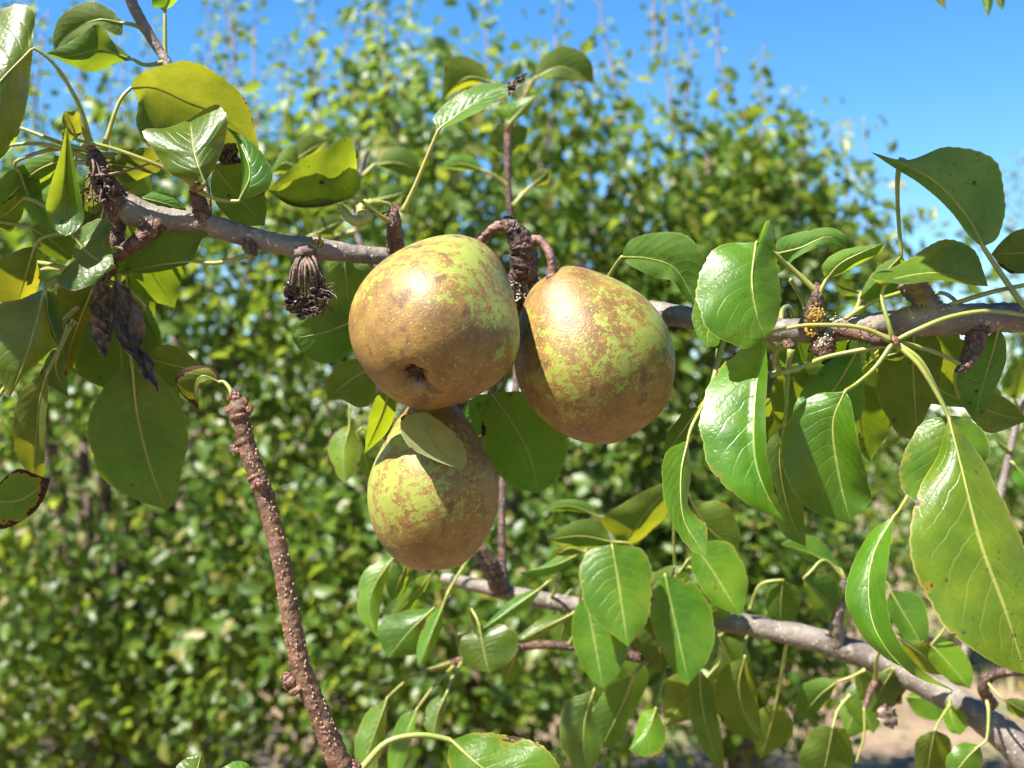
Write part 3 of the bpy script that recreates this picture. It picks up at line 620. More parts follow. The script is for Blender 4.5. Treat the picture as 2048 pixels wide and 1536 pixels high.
bud(BR, 1928, 734, -2, 8, (-1, .5), 2.4, plain('dark_bud', (.02, .012, .01), (.07, .04, .035), 120, .6)); bud(BR, 771, 434, 38, 8, (-.6, -.7), 1.4); bud(BR, 184, 300, 36, 9, (-.2, -1), 1.6)
crust(BR, 'lichen', [(1632, 630, 10, 7, 80, 4), (1626, 652, 24, 8, 40, 4), (1850, 606, 20, 6, 24, 3), (1735, 664, -18, 8, 22, 3)], M_LICHEN, 1)
crust(BR, 'lichen', [(1648, 682, 14, 8, 16, 2.6), (1664, 648, 22, 8, 14, 3), (1046, 580, 90, 12, 40, 3.2), (1048, 560, 82, 9, 16, 2.6), (300, 455, 10, 9, 12, 2.5)], M_PALE, 2)
crust(BR, 'lichen', [(633, 486, 30, 6, 26, 3.6)], M_LICHEN, 4)
# shrivelled bud scales and old flower stalks round the knobbly end
parts = []; g1 = np.random.default_rng(5)
for k in range(46):
    x, y = 196 + g1.normal(0, 17), 372 + g1.normal(0, 17); a = g1.uniform(0, 6.3); ln = g1.uniform(6, 22)
    q = spline(np.array([at(x, y, 8 + g1.normal(0, 8)), at(x + ln * .5 * math.cos(a) + g1.normal(0, 4), y + ln * .5 * math.sin(a), 2 + g1.normal(0, 7)), at(x + ln * math.cos(a), y + ln * math.sin(a) + 3, 4 + g1.normal(0, 8))]), 8)
    parts.append(tube(q, np.linspace(4.2, 1.2, 9) * PX * g1.uniform(.6, 1.2), 6, True, .3, k))
for P in ([(181, 305, 30), (188, 335, 0), (183, 372, -10), (188, 420, -8)], [(184, 308, 30), (200, 345, 6), (212, 372, -4)], [(186, 352, 0), (240, 345, -20), (290, 330, -30), (322, 318, -20)], [(205, 375, -8), (200, 405, -14), (212, 400, -12), (202, 440, -6)]):
    parts.append(tube(spline(np.array([at(*p) for p in P]), 20), np.linspace(3.4, 1.6, 21) * PX, 6, True, .15, 3))
v, f = join(parts); o = mesh_obj('withered_tuft', v, f, M_WITHER, BR); o['label'] = 'shrivelled brown tuft at the knobbly branch end'
# withered flower cluster hanging below the bough
M_PETAL = plain('dry_petal', (.07, .048, .040), (.25, .18, .15), 90, .8, .0015)
WC = bpy.data.objects.new('withered_cluster', None); place(WC, BR, at(612, 505, 30)); WC['label'] = 'grey-brown withered flower cluster hanging under the bough'
parts = []
for k, (x1, y1) in enumerate([(578, 575), (590, 590), (600, 600), (612, 598), (624, 592), (634, 580), (640, 566), (584, 600), (648, 585), (606, 585)]):
    q = spline(np.array([at(606 + g1.normal(0, 10), 505, 30), at((606 + x1) / 2 + (x1 - 606) * .3, 535 + g1.normal(0, 5), 5 + g1.normal(0, 9)), at(x1, y1, 12 + g1.normal(0, 10))]), 14)
    parts.append(tube(q, np.linspace(4.2, 2.2, 15) * PX, 6, True, .15, k))
parts.append(blob(at(606, 506, 24), 19 * PX, (1.1, 1, .7), .22, 4, 8, 12))
v, f = join(parts); mesh_obj('flower_stalks', v, f, M_WITHER, WC)
parts = []
for k in range(46):
    a = g1.uniform(-1.2, 2.2); x, y = 638 + g1.normal(0, 10), 596 + g1.normal(0, 12); q = spline(np.array([at(x, y, 6 + g1.normal(0, 9)), at(x + 12 * math.cos(a) + g1.normal(0, 4), y + 12 * math.sin(a), 0 + g1.normal(0, 9)), at(x + 22 * math.cos(a + .5), y + 20 * math.sin(a + .5), 4 + g1.normal(0, 12))]), 6)
    parts.append(tube(q, np.linspace(1.7, .6, 7) * PX, 4, True))
v, f = join(parts); structure(mesh_obj('dry_filaments', v, f, M_WITHER, WC), 'stuff')
leaf(WC, 12, (580, 556), (612, 634), [(588, 600)], [(568, 582), (574, 618)], [(602, 588), (612, 612)], None, s=(-1, .9), W=40, wave=14, name='dry_petal', mat=M_PETAL, K=8)
leaf(WC, 14, (596, 590), (640, 630), [(616, 618)], [(580, 612), (600, 636)], [(626, 592), (640, 612)], None, s=(-1, 1), W=36, wave=14, name='dry_petal', mat=M_PETAL, K=8)
leaf(WC, 16, (630, 548), (660, 600), [(640, 585)], [(618, 576), (634, 606)], [(648, 566), (664, 586)], None, s=(-1, 1), W=36, wave=14, name='dry_petal', mat=M_PETAL, K=8)

SP1, SPB, SPC, SPD = (186, 304, 40), (394, 378, 16), (788, 430, 44), (1634, 584, 20)
HUB = (1787, 684, -46)
# --- leaves round the left end
leaf(BR, -60, (66, 95), (-90, 330), [(-20, 190)], [(62, 16), (-30, 40), (-120, 170)], [(52, 215), (22, 285), (-20, 312)], [SP1, (160, 215, 0), (110, 130, -40)], s=(.5, .6), dd=(0, -20, 10), W=150, spots=.2, tint=(1.15, 1.1, 1.2))
leaf(BR, 60, (42, 256), (-120, 380), [(-40, 300)], [(10, 225), (-60, 250)], [(20, 300), (-40, 350)], [SP1, (120, 285, 50)], face=-1, W=90)
leaf(BR, 40, (24, 290), (-140, 350), [(-50, 310)], [(-10, 262), (-80, 270)], [(0, 318), (-60, 350)], [(180, 318, 40), (120, 296, 30), (70, 287, 34)], face=-1, W=80)
leaf(BR, 40, (262, 176), (518, 296), [(310, 176), (370, 202), (440, 232)], [(268, 160), (302, 137), (372, 122), (445, 155), (496, 212)], [(276, 196), (276, 262), (330, 310), (440, 320)], [(208, 300, 36), (216, 270, 30), (238, 205, 32)], s=(-.6, .7), dd=(0, 10, 30), W=118, face=-1, burn=.12, spots=.5, tint=(1.0, 1.0, .9))
leaf(BR, -70, (410, 366), (380, 238), [(390, 310), (384, 270)], [(352, 354), (318, 318), (284, 264), (335, 256)], [(434, 325), (450, 280), (456, 240), (440, 212), (410, 218)], [SPB, (404, 374, -20)], s=(.5, .5), dd=(0, -14, 40), W=92, spots=.5, burn=.06, tint=(1.25, 1.15, 1.5))
leaf(BR, -50, (152, 280), (128, 222), [(146, 255)], [(126, 280), (124, 245)], [(163, 262), (156, 225)], [SPB, (375, 361, 0), (310, 328, -30), (219, 295, -45)], s=(.5, .5), W=34, face=-1, spots=.1)
leaf(BR, -66, (134, 246), (130, 472), [(132, 330), (129, 420)], [(122, 300), (96, 388), (93, 420), (106, 456)], [(144, 305), (158, 380), (168, 432), (152, 462)], None, s=(-1, -1), dd=(0, 10, 0), W=64, spots=.4, tint=(.9, 1.0, 1.25))
leaf(BR, 60, (128, 318), (-30, 450), [(60, 352)], [(95, 307), (45, 328), (-5, 366)], [(118, 348), (76, 388), (20, 415)], [(176, 325, 44), (150, 324, 50)], s=(.4, .5), W=66, face=-1, tint=(1.1, 1.05, .8))
leaf(BR, 10, (48, 396), (-30, 455), [(15, 425)], [(25, 392), (-10, 420)], [(45, 430), (22, 462)], [(105, 420, 30), (70, 402, 15)], s=(-.6, .6), W=42, face=-1, burn=.2, tint=(1.1, 1, .8))
leaf(BR, 70, (40, 345), (98, 452), [(62, 400)], [(30, 350), (40, 395), (66, 440)], [(78, 360), (85, 395), (100, 430)], None, s=(.6, .6), W=44, face=-1, spots=.5)
leaf(BR, 50, (62, 455), (150, 520), [(100, 480)], [(100, 440), (165, 450), (168, 490)], [(72, 490), (105, 515)], [(-40, 440, 20), (10, 445, 40)], s=(.5, .5), W=50, face=-1, burn=.15, tint=(1.1, 1.05, .7))
leaf(BR, 20, (70, 492), (30, 612), [(58, 530), (40, 590)], [(36, 500), (-5, 525), (-20, 590)], [(76, 530), (78, 570), (60, 600)], [(205, 455, 30), (150, 462, 24), (105, 470, 20), (85, 476, 18)], s=(.4, .9), W=60, face=-1, tint=(1.0, 1, .8))
leaf(BR, -70, (149, 476), (228, 524), [(172, 502), (200, 522)], [(158, 458), (200, 437), (222, 446), (219, 482)], [(142, 520), (115, 556), (118, 573), (150, 580), (182, 570), (208, 545)], [(235, 500, 10), (210, 500, -30), (170, 480, -50), (140, 462, -60)], s=(.7, -.3), dd=(0, 0, -10), W=84, spots=.1, tint=(1.0, 1.0, 1.35))
leaf(BR, -80, (88, 578), (18, 798), [(74, 640), (52, 715)], [(42, 597), (-5, 612), (-40, 680), (-5, 748)], [(94, 620), (117, 676), (86, 716), (46, 752)], [(215, 520, 10), (170, 535, -30), (120, 560, -60)], s=(.4, .7), dd=(0, -18, 20), W=98, spots=.25, burn=.08, tint=(1.2, 1.15, 1.45))
leaf(BR, -60, (92, 580), (118, 694), [(96, 630)], [(88, 610), (98, 660)], [(114, 592), (125, 640)], None, s=(.8, .8), W=44, tint=(.9, 1, 1.3))
leaf(BR, 0, (194, 560), (130, 762), [(172, 610), (142, 690)], [(150, 566), (116, 578), (112, 640), (124, 710)], [(186, 610), (162, 690), (144, 740)], [(226, 530, 20), (210, 545, 8)], s=(.4, .5), W=66, face=-1, spots=.7, tint=(1.15, 1.1, .7))
leaf(BR, -10, (96, 742), (66, 958), [(80, 800), (72, 880)], [(48, 774), (29, 830), (33, 908)], [(96, 790), (90, 868), (88, 945)], [(140, 650, 10), (118, 700, 0)], s=(.5, -.5), W=52, face=-1, tint=(1.05, 1.05, .8))
leaf(BR, 14, (120, 698), (136, 794), [(112, 740)], [(100, 706), (80, 752), (100, 772)], [(130, 712), (134, 760)], [(150, 640, 20), (132, 670, 18)], s=(.7, .7), W=40, face=-1, burn=.25)
leaf(BR, 70, (265, 735), (336, 1020), [(275, 830), (298, 925), (322, 995)], [(216, 764), (178, 838), (181, 900), (214, 966), (275, 1000)], [(320, 752), (366, 820), (374, 882), (364, 950), (350, 1002)], [(234, 545, 50), (244, 620, 60), (258, 690, 66)], s=(.5, .5), W=110, face=-1, spots=.35, bul=8, tilt=.5, tint=(.95, 1.0, .95))
leaf(BR, 84, (236, 562), (246, 795), [(240, 640), (244, 720)], [(186, 615), (152, 690), (164, 752)], [(290, 602), (321, 680), (304, 752)], [(230, 535, 50)], s=(.5, .5), W=90, face=-1, tint=(.95, 1, .85), tilt=0.5)
leaf(BR, 0, (-30, 1000), (101, 957), [(40, 1000)], [(-5, 972), (34, 938), (86, 955)], [(-5, 1055), (45, 1042), (85, 1003)], None, s=(-.6, .5), W=56, face=-1, burn=.45, spots=.4)
leaf(BR, 60, (386, 522), (238, 545), [(330, 528), (280, 538)], [(402, 482), (416, 462), (345, 456), (270, 500)], [(360, 534), (300, 546)], [(505, 508, 24), (470, 518, 30), (430, 526, 44)], s=(.5, .9), W=76, face=-1, tint=(1.05, 1.05, .75))
leaf(BR, 70, (262, 392), (374, 420), [(318, 404)], [(310, 384), (350, 394)], [(300, 420), (345, 430)], None, s=(.5, .5), W=36, face=-1)
leaf(BR, 60, (214, 326), (320, 342), [(262, 335)], [(252, 300), (303, 296), (318, 320)], [(232, 352), (256, 366), (304, 348)], [(195, 318, 44)], s=(.4, .4), W=42, face=-1, burn=.1, tint=(1.05, 1, .8))
leaf(BR, -30, (478, 402), (452, 254), [(500, 350), (484, 295)], [(484, 345), (474, 286)], [(528, 388), (545, 350), (526, 308), (490, 274)], [(398, 384, 10), (440, 400, -20)], s=(.8, .3), dd=(0, -16, 20), W=66, tint=(.9, 1.0, 1.3))
leaf(BR, 40, (426, 330), (530, 452), [(478, 395)], [(482, 318), (530, 385)], [(424, 390), (470, 446)], None, s=(.4, .5), W=66, face=-1, spots=.7, burn=.1)
leaf(BR, -10, (705, 396), (536, 382), [(645, 414), (585, 412)], [(722, 372), (713, 340), (670, 336), (600, 356)], [(712, 325), (698, 274), (640, 300), (565, 350)], [(782, 444, 40), (755, 428, 20), (725, 404, -6)], s=(-.9, .8), W=86, face=-1, spots=.9, burn=.08, tint=(1.05, 1.0, .8))
leaf(BR, -10, (878, 258), (1054, 145), [(930, 220), (985, 185), (1020, 166)], [(867, 236), (894, 205), (940, 175), (1000, 167), (1016, 170)], [(896, 252), (950, 228), (1005, 196), (1032, 174)], [(806, 424, 40), (830, 372, 20), (862, 295, 0)], s=(.6, -.6), W=48, spots=.2, burn=.22, tint=(1.2, 1.15, 1.5))
# narrow dry tip of that leaf and the rolled leaf on the same spur
P = np.array([at(*p) for p in [(788, 424, 40), (776, 408, 34), (748, 406, 24), (726, 412, 18), (724, 428, 12), (738, 432, 8), (722, 444, 4), (702, 438, 4), (690, 424, 6), (680, 408, 8)]])
q = spline(P, 70); v, f = tube(q, np.interp(np.linspace(0, 1, 71), [0, .15, .3, .5, .75, 1], [3.5, 4.5, 9, 11, 10, 7]) * PX, 12, True, .22, 8, 6); o = mesh_obj('rolled_leaf', v, f, M_STALK, BR); o['label'] = 'tightly rolled pale leaf beside a bud'
leaf(BR, 180, (690, 515), (704, 655), [(695, 580)], [(652, 556), (640, 616), (665, 650)], [(744, 536), (752, 600), (735, 640)], None, s=(.5, .5), W=64, face=-1, tilt=0.5)
leaf(BR, 190, (712, 640), (584, 678), [(650, 664)], [(660, 622), (612, 638)], [(704, 700), (656, 727), (612, 712)], None, s=(.5, .5), W=60, face=-1, tint=(1, 1, .85), tilt=0.5)
leaf(BR, 260, (745, 735), (655, 800), [(700, 760)], [(700, 718), (655, 755)], [(752, 790), (722, 816), (685, 800)], None, s=(.5, .5), W=60, face=-1)
leaf(BR, -40, (778, 784), (729, 908), [(764, 830)], [(752, 795), (736, 845)], [(792, 812), (776, 862)], [(850, 740, 120), (810, 770, 40)], s=(-.5, .6), W=44, face=-1, spots=.2, tint=(1.1, 1.1, .7))
leaf(BR, -56, (852, 824), (926, 940), [(856, 868), (884, 906)], [(806, 832), (802, 866), (822, 896), (872, 922)], [(890, 850), (922, 880), (933, 914)], [(1010, 640, 190), (930, 740, 140), (868, 800, 20)], s=(-.2, .5), dd=(10, 0, -12), W=62, face=-1, spots=.1, tint=(1.45, 1.5, 2.8), bul=-6, tilt=-0.35)
leaf(BR, 150, (984, 786), (1074, 988), [(1022, 842), (1062, 918)], [(964, 850), (978, 920), (1016, 966)], [(1060, 788), (1112, 850), (1136, 898), (1112, 960)], [(1046, 600, 160), (1010, 700, 200), (985, 760, 170)], s=(.5, .4), W=90, face=-1, spots=.5, burn=.16, tilt=0.42)
leaf(BR, 190, (990, 788), (918, 870), [(955, 826)], [(950, 792), (918, 830)], [(985, 840), (955, 872)], None, s=(.5, .5), W=44, face=-1)
# --- leaves on the right half
leaf(BR, 90, (1243, 514), (1394, 612), [(1300, 518), (1352, 540)], [(1262, 480), (1335, 463), (1392, 486), (1412, 545)], [(1262, 532), (1312, 555), (1345, 562), (1368, 592)], [(1190, 600, 180), (1222, 545, 130)], s=(.6, -.4), dd=(0, 0, -30), W=74, face=-1, spots=.4, burn=.12, tint=(1.05, 1.05, .8))
leaf(BR, -60, (1512, 484), (1530, 672), [(1504, 560), (1514, 630)], [(1442, 492), (1398, 540), (1394, 600), (1424, 664), (1488, 698)], [(1538, 440), (1553, 520), (1561, 600), (1550, 652)], [SPD, (1590, 545, 10), (1540, 500, -20)], s=(.35, .8), dd=(0, -20, 10), W=122, spots=.25, burn=.06, tint=(1.35, 1.2, 1.0))
leaf(BR, 60, (1450, 610), (1414, 694), [(1418, 660)], [(1400, 588), (1384, 635), (1396, 672)], [(1450, 650), (1435, 690)], None, s=(.5, .5), W=44)
leaf(BR, -50, (1531, 668), (1577, 1046), [(1512, 780), (1510, 910), (1540, 1000)], [(1480, 698), (1424, 758), (1400, 850), (1424, 942), (1495, 1008)], [(1535, 740), (1531, 830), (1537, 930), (1563, 1012)], [HUB, (1720, 655, -60), (1620, 650, -60), (1560, 660, -54)], s=(.5, -.9), dd=(0, -24, 20), W=120, spots=.15, tint=(1.1, 1.2, 1.1))
leaf(BR, -70, (1690, 782), (1700, 1040), [(1666, 850), (1680, 960)], [(1622, 794), (1570, 850), (1561, 920), (1600, 1000), (1655, 1036)], [(1702, 805), (1716, 880), (1735, 960), (1741, 1002)], [HUB, (1750, 735, -56), (1712, 768, -48)], s=(.4, -.7), dd=(0, 10, 0), W=112, spots=.15, burn=.05, tint=(1.0, 1.1, 1.0), tilt=0.08)
leaf(BR, 60, (1716, 698), (1598, 880), [(1680, 760), (1630, 830)], [(1655, 725), (1600, 790), (1584, 850)], [(1728, 760), (1722, 830), (1660, 880)], None, s=(.5, .5), W=80, tint=(.9, 1, 1.2), tilt=.35)
leaf(BR, -46, (1896, 830), (1880, 1010), [(1900, 890)], [(1845, 848), (1806, 905), (1802, 960), (1830, 1005)], [(1946, 840), (1975, 886), (1966, 930)], [HUB, (1840, 720, -70), (1878, 790, -60)], s=(.3, .6), W=94, tint=(1.1, 1.1, 1))
leaf(BR, -84, (1897, 834), (2052, 1350), [(1918, 915), (1962, 1085), (2008, 1210)], [(1878, 905), (1842, 968), (1823, 1030), (1824, 1100), (1852, 1195), (1902, 1268), (1988, 1325)], [(1962, 912), (1998, 985), (2050, 1105), (2078, 1220)], [HUB, (1836, 728, -72), (1876, 792, -80)], s=(.35, .35), dd=(0, -26, 10), W=128, spots=.9, burn=.10, tint=(1.45, 1.25, 1.0), stalk_r=5.2)
leaf(BR, -70, (1788, 1032), (1913, 1384), [(1750, 1100), (1737, 1175), (1752, 1262), (1815, 1342)], [(1735, 1072), (1693, 1165), (1702, 1232), (1765, 1312)], [(1778, 1110), (1772, 1200), (1797, 1283), (1852, 1346)], [(1850, 900, 20), (1826, 970, -20), (1800, 1018, -60)], s=(.5, -.8), W=84, spots=.3, tint=(1.0, 1.05, .9))
leaf(BR, 30, (1830, 640), (1836, 885), [(1826, 720), (1830, 800)], [(1772, 672), (1752, 770), (1788, 858)], [(1882, 690), (1878, 770), (1850, 835)], None, s=(.5, .5), W=92, face=-1, tint=(.95, 1, .95), tilt=0.5)
leaf(BR, 20, (1998, 655), (1948, 842), [(1980, 720), (1960, 790)], [(1952, 692), (1914, 740), (1922, 800)], [(2014, 690), (2004, 745), (1976, 815)], [(2040, 632, 20)], s=(.5, .5), W=66, face=-1, spots=1.0, burn=.15, tilt=0.55)
leaf(BR, -10, (1966, 494), (1741, 304), [(1932, 430), (1868, 362), (1800, 326)], [(1998, 472), (2013, 410), (1986, 325), (1905, 291), (1815, 320)], [(1942, 476), (1902, 424), (1846, 372), (1792, 338)], [(2100, 660, 0), (2048, 612, -10), (2000, 545, -12)], s=(.5, .7), dd=(0, -14, 10), W=112, face=-1, spots=.8, tint=(1.3, 1.4, 2.0), stalk_r=6.5, tilt=0.25)
leaf(BR, -40, (1768, 572), (1976, 573), [(1800, 556), (1870, 546), (1930, 560)], [(1742, 552), (1800, 528), (1880, 482), (1946, 497), (1968, 545)], [(1750, 560), (1810, 568), (1880, 561), (1935, 569)], [HUB, (1778, 650, -56), (1764, 600, -46)], s=(.6, -.7), W=84, spots=.1, tint=(1.15, 1.1, 1.1))
leaf(BR, 30, (1552, 508), (1694, 498), [(1600, 496), (1655, 474)], [(1556, 480), (1600, 464), (1656, 455), (1690, 470)], [(1556, 548), (1594, 514), (1650, 492)], [SPD, (1605, 555, 26)], s=(.5, -.4), W=56, face=-1, spots=.6, tint=(1.05, 1.05, .8))
leaf(BR, 10, (1652, 560), (1768, 487), [(1680, 528), (1725, 504)], [(1645, 528), (1688, 499)], [(1700, 538), (1760, 504)], [(1638, 588, 16), (1644, 575, 12)], s=(.7, .6), W=42, face=-1, tint=(1.1, 1.1, .85))
leaf(BR, 30, (2120, 500), (1982, 508), [(2040, 506)], [(2060, 458), (2012, 474)], [(2060, 545), (2010, 540)], None, s=(.5, .5), W=60, face=-1, spots=.7, tint=(.8, .85, .85))
leaf(BR, 60, (1803, 512), (1718, 598), [(1755, 560)], [(1770, 522), (1735, 560)], [(1830, 560), (1760, 600)], [(1806, 318, -2), (1796, 350, 16), (1796, 420, 46)], s=(.6, .6), W=56, face=-1, spots=.3)
leaf(BR, 140, (1722, 584), (1667, 566), [(1695, 578)], [(1700, 560), (1675, 558)], [(1708, 592), (1680, 588)], [(1700, 640, 80), (1716, 610, 120)], s=(.3, .3), W=20, face=-1, tint=(.9, 1, 1.3))
leaf(BR, 70, (1568, 850), (1612, 1094), [(1560, 930), (1580, 1030)], [(1528, 900), (1530, 990), (1562, 1064)], [(1592, 920), (1606, 1010)], None, s=(.5, .5), W=64, face=-1, tilt=0.5)
leaf(BR, 0, (1376, 880), (1412, 1112), [(1362, 950), (1368, 1040)], [(1332, 904), (1324, 957), (1334, 1020), (1374, 1096)], [(1382, 940), (1376, 1006), (1392, 1032), (1414, 1052)], [(1440, 700, 110), (1420, 780, 60), (1385, 850, 10)], s=(-.5, .5), W=50, spots=.3, tint=(.95, 1.05, 1.3))
leaf(BR, 60, (1400, 812), (1324, 918), [(1362, 866)], [(1370, 822), (1335, 870)], [(1400, 850), (1370, 885), (1345, 905)], None, s=(.5, .6), W=46, face=-1, burn=.2)
leaf(BR, 20, (1760, 716), (1830, 690), [(1795, 705)], [(1790, 690)], [(1800, 720)], None, W=16, face=-1)
# bare leaf stalks that run behind the blades
for k, P in enumerate([[HUB, (1830, 662, -60), (1900, 634, -64), (1980, 622, -60), (2060, 632, -50)], [HUB, (1820, 690, -40), (1870, 704, -24), (1920, 728, -6)], [(1900, 610, 30), (1980, 585, 10), (2060, 568, 0)],
                       [(1540, 752, 30), (1600, 735, 20), (1650, 715, 20), (1720, 700, 0), (1780, 690, -30)], [(1690, 638, 20), (1740, 606, 30), (1800, 585, 40)], [(1580, 560, 20), (1600, 590, 60), (1612, 625, 60)]]):
    q = spline(np.array([at(*p) for p in P]), 26); v, f = tube(q, np.linspace(5.2, 4.2, 27) * PX, 8); mesh_obj('stalk', v, f, M_STALK, BR)
# more blades crowded behind the near ones
gx_ = np.random.default_rng(41)
for k in range(24):
    x, y = ((gx_.uniform(-40, 300), gx_.uniform(300, 720)) if k < 12 else (gx_.uniform(1400, 2030), gx_.uniform(600, 860))); D_ = gx_.uniform(110, 300); a = gx_.normal(math.pi / 2, .75); ln = gx_.uniform(120, 200); w_ = ln * gx_.uniform(.25, .42)
    cx, sx = math.cos(a), math.sin(a); pt = lambda t_, v_: (x + cx * ln * t_ - sx * w_ * v_, y + sx * ln * t_ + cx * w_ * v_)
    leaf(BR, D_, pt(0, 0), pt(1, gx_.normal(0, .3)), [pt(.5, gx_.normal(0, .2))], [pt(.2, .8), pt(.55, 1)], [pt(.2, -.8), pt(.55, -1)], None, W=ln * .38, s=(gx_.choice([-.7, .7]), gx_.choice([-.7, .7])), face=-1 if gx_.random() < .75 else 1, tint=(1.05, 1.05, .8), tilt=gx_.uniform(.4, 1.3), n=30, K=6)
# crumpled dead leaves
leaf(BR, -10, (212, 545), (208, 712), [(198, 600), (214, 660)], [(186, 580), (182, 640), (190, 690)], [(226, 590), (224, 640), (222, 672)], None, s=(-1, .9), W=36, wave=9, name='dead_leaf', mat=M_DEAD, label='crumpled dry brown leaf hanging from the knobbly end', K=9)
leaf(BR, 6, (228, 560), (316, 782), [(244, 620), (262, 680), (290, 735)], [(224, 620), (232, 680), (264, 712), (286, 755)], [(262, 585), (290, 650), (284, 690), (304, 720)], None, s=(-.9, .9), W=42, wave=11, name='dead_leaf', mat=M_DEAD, label='blackened shrivelled leaf with a long twisted tail', K=9)
leaf(BR, 20, (432, 318), (480, 326), [(455, 304)], [(440, 292), (470, 288)], [(450, 330)], None, s=(.8, .8), W=30, wave=6, name='dead_leaf', mat=M_DEAD, label='small dark dead leaf curled beneath a glossy one')
leaf(BR, -8, (1014, 182), (1054, 146), [(1034, 164)], [(1018, 165), (1040, 152)], [(1020, 190), (1046, 164)], None, s=(.8, -.8), W=18, wave=5, name='dead_tip', mat=M_DEAD)

# ================================================================== TWIG AT TOP LEFT
TW = empty('leafy_twig', at(300, 60, 260), 'thin brown twig with two backlit leaves, top left against sky', 'twig')
wood(TW, 'stem', [(240, -90, 240, 13), (262, 0, 250, 12), (290, 55, 260, 11), (318, 100, 262, 10), (335, 128, 262, 10), (350, 190, 250, 11), (376, 280, 190, 12), (404, 370, 110, 13), (414, 450, 60, 13)], M_BARK, 12, 70, .07, 20, 6)
leaf(TW, 230, (246, 46), (108, 100), [(195, 40), (140, 65)], [(222, 20), (178, 3), (126, 28), (107, 65)], [(240, 72), (195, 55), (150, 78)], [(286, 58, 258), (268, 50, 240)], s=(.6, -.5), W=64, face=-1)
leaf(TW, 215, (268, 120), (92, 107), [(200, 100), (140, 112)], [(228, 84), (194, 50), (140, 85)], [(234, 126), (190, 144), (140, 130)], [(330, 124, 262), (292, 130, 240)], s=(.4, .5), W=58, face=-1)
leaf(TW, 270, (330, 22), (352, -40), [(340, -8)], [(304, 8), (318, -25)], [(352, 4), (362, -22)], [(330, 125, 262), (330, 80, 266)], s=(.4, .4), W=34, face=-1, tint=(1.1, 1.1, .9))

# ================================================================== CUT-BACK SHOOT
SH = empty('bare_shoot', at(690, 1540, -90), 'bare brown upright shoot with small buds, leaning beneath the bough', 'shoot')
wood(SH, 'stem', [(1000, 2250, -40, 34), (760, 1720, -90, 27), (700, 1570, -92, 23.8), (668, 1500, -94, 22.9), (636, 1420, -94, 21.1), (606, 1350, -94, 20.2), (592, 1290, -93, 19.4), (578, 1210, -90, 19.4), (562, 1120, -86, 18.5), (545, 1050, -82, 18.5), (528, 985, -78, 18.5),
      (505, 925, -74, 18.5), (492, 885, -71, 17.6), (484, 845, -70, 16.7), (478, 825, -70, 20.2), (476, 808, -70, 19.4), (472, 795, -70, 11.4)], M_SHOOT, 22, 300, .085, 22, 16)
bud(SH, 470, 800, -72, 12, (0, -1), 1.7); bud(SH, 496, 822, -74, 9, (.6, -1), 1.4); bud(SH, 478, 905, -74, 9, (-.7, -.9), 2.3); bud(SH, 516, 970, -100, 10, (.1, -1), 1.5); bud(SH, 586, 1366, -96, 14, (-.9, -.7), 1.9); bud(SH, 458, 822, -76, 8, (-.6, -.8), 1.3)
parts = []; gw = np.random.default_rng(8)
SPt = spline(np.array([(668, 1500, -94, 26), (636, 1420, -94, 24), (606, 1350, -94, 23), (592, 1290, -93, 22), (578, 1210, -90, 22), (562, 1120, -86, 21), (545, 1050, -82, 21), (528, 985, -78, 21), (505, 925, -74, 21), (486, 850, -70, 19)]), 400)
for k in range(190):
    x, y, d, r = SPt[gw.integers(401)]; th = gw.uniform(-1.5, 1.5); rr = r * .87
    parts.append(blob(at(x + rr * math.sin(th), y + gw.normal(0, 3), d - rr * math.cos(th)), gw.uniform(1.2, 2.6) * PX, (1, 1, 1.5), .15, k, 4, 6))
v, f = join(parts); structure(mesh_obj('lenticels', v, f, M_WART, SH), 'stuff')
leaf(SH, -60, (438, 764), (398, 820), [(405, 752), (388, 778)], [(430, 738), (385, 732), (352, 752), (360, 785)], [(420, 762), (400, 770), (396, 795)], [(466, 796, -70), (460, 778, -66), (448, 764, -60)], s=(.6, -.5), W=44, face=-1, burn=.55, spots=.6, tint=(1.2, 1, .6))
for k, (x, y, d, r_, tx, ty) in enumerate([(480, 832, -70, 20, 2, 6), (488, 882, -71, 18.6, 2, 5), (514, 952, -76, 19.2, 3, 5), (520, 968, -77, 19.2, 3, 5), (598, 1376, -94, 20.8, 4, 6)]):
    wood(SH, 'ring_scar', [(x - tx, y - ty, d, r_ * .96), (x, y, d, r_ * 1.10), (x + tx, y + ty, d, r_ * .97)], M_SHOOT, 22, 10, .08, 50 + k, 4)
bud(SH, 705, 1536, -90, 12, (.4, -1), 1.4)
leaf(SH, -70, (902, 1480), (1130, 1640), [(960, 1532), (1040, 1590)], [(950, 1466), (1012, 1470), (1085, 1492), (1130, 1560)], [(896, 1520), (920, 1600), (1020, 1650)], [(700, 1570, -90), (730, 1530, -80), (775, 1484, -76), (840, 1470, -72)], s=(.3, .4), dd=(0, -10, 20), W=104, spots=.6, burn=.28, tint=(1.15, 1.1, .9), stalk_r=7)
leaf(SH, -40, (392, 1560), (404, 1502), [(396, 1535)], [(360, 1548), (352, 1532), (385, 1510)], [(412, 1545)], [(430, 1660, -40), (404, 1600, -40)], W=36, tint=(1.1, 1.1, 1))
leaf(SH, -30, (480, 1590), (438, 1538), [(470, 1550)], [(440, 1570)], [(500, 1540), (478, 1521)], [(520, 1680, -30), (492, 1625, -30)], W=40, tint=(1.2, 1.2, 1))

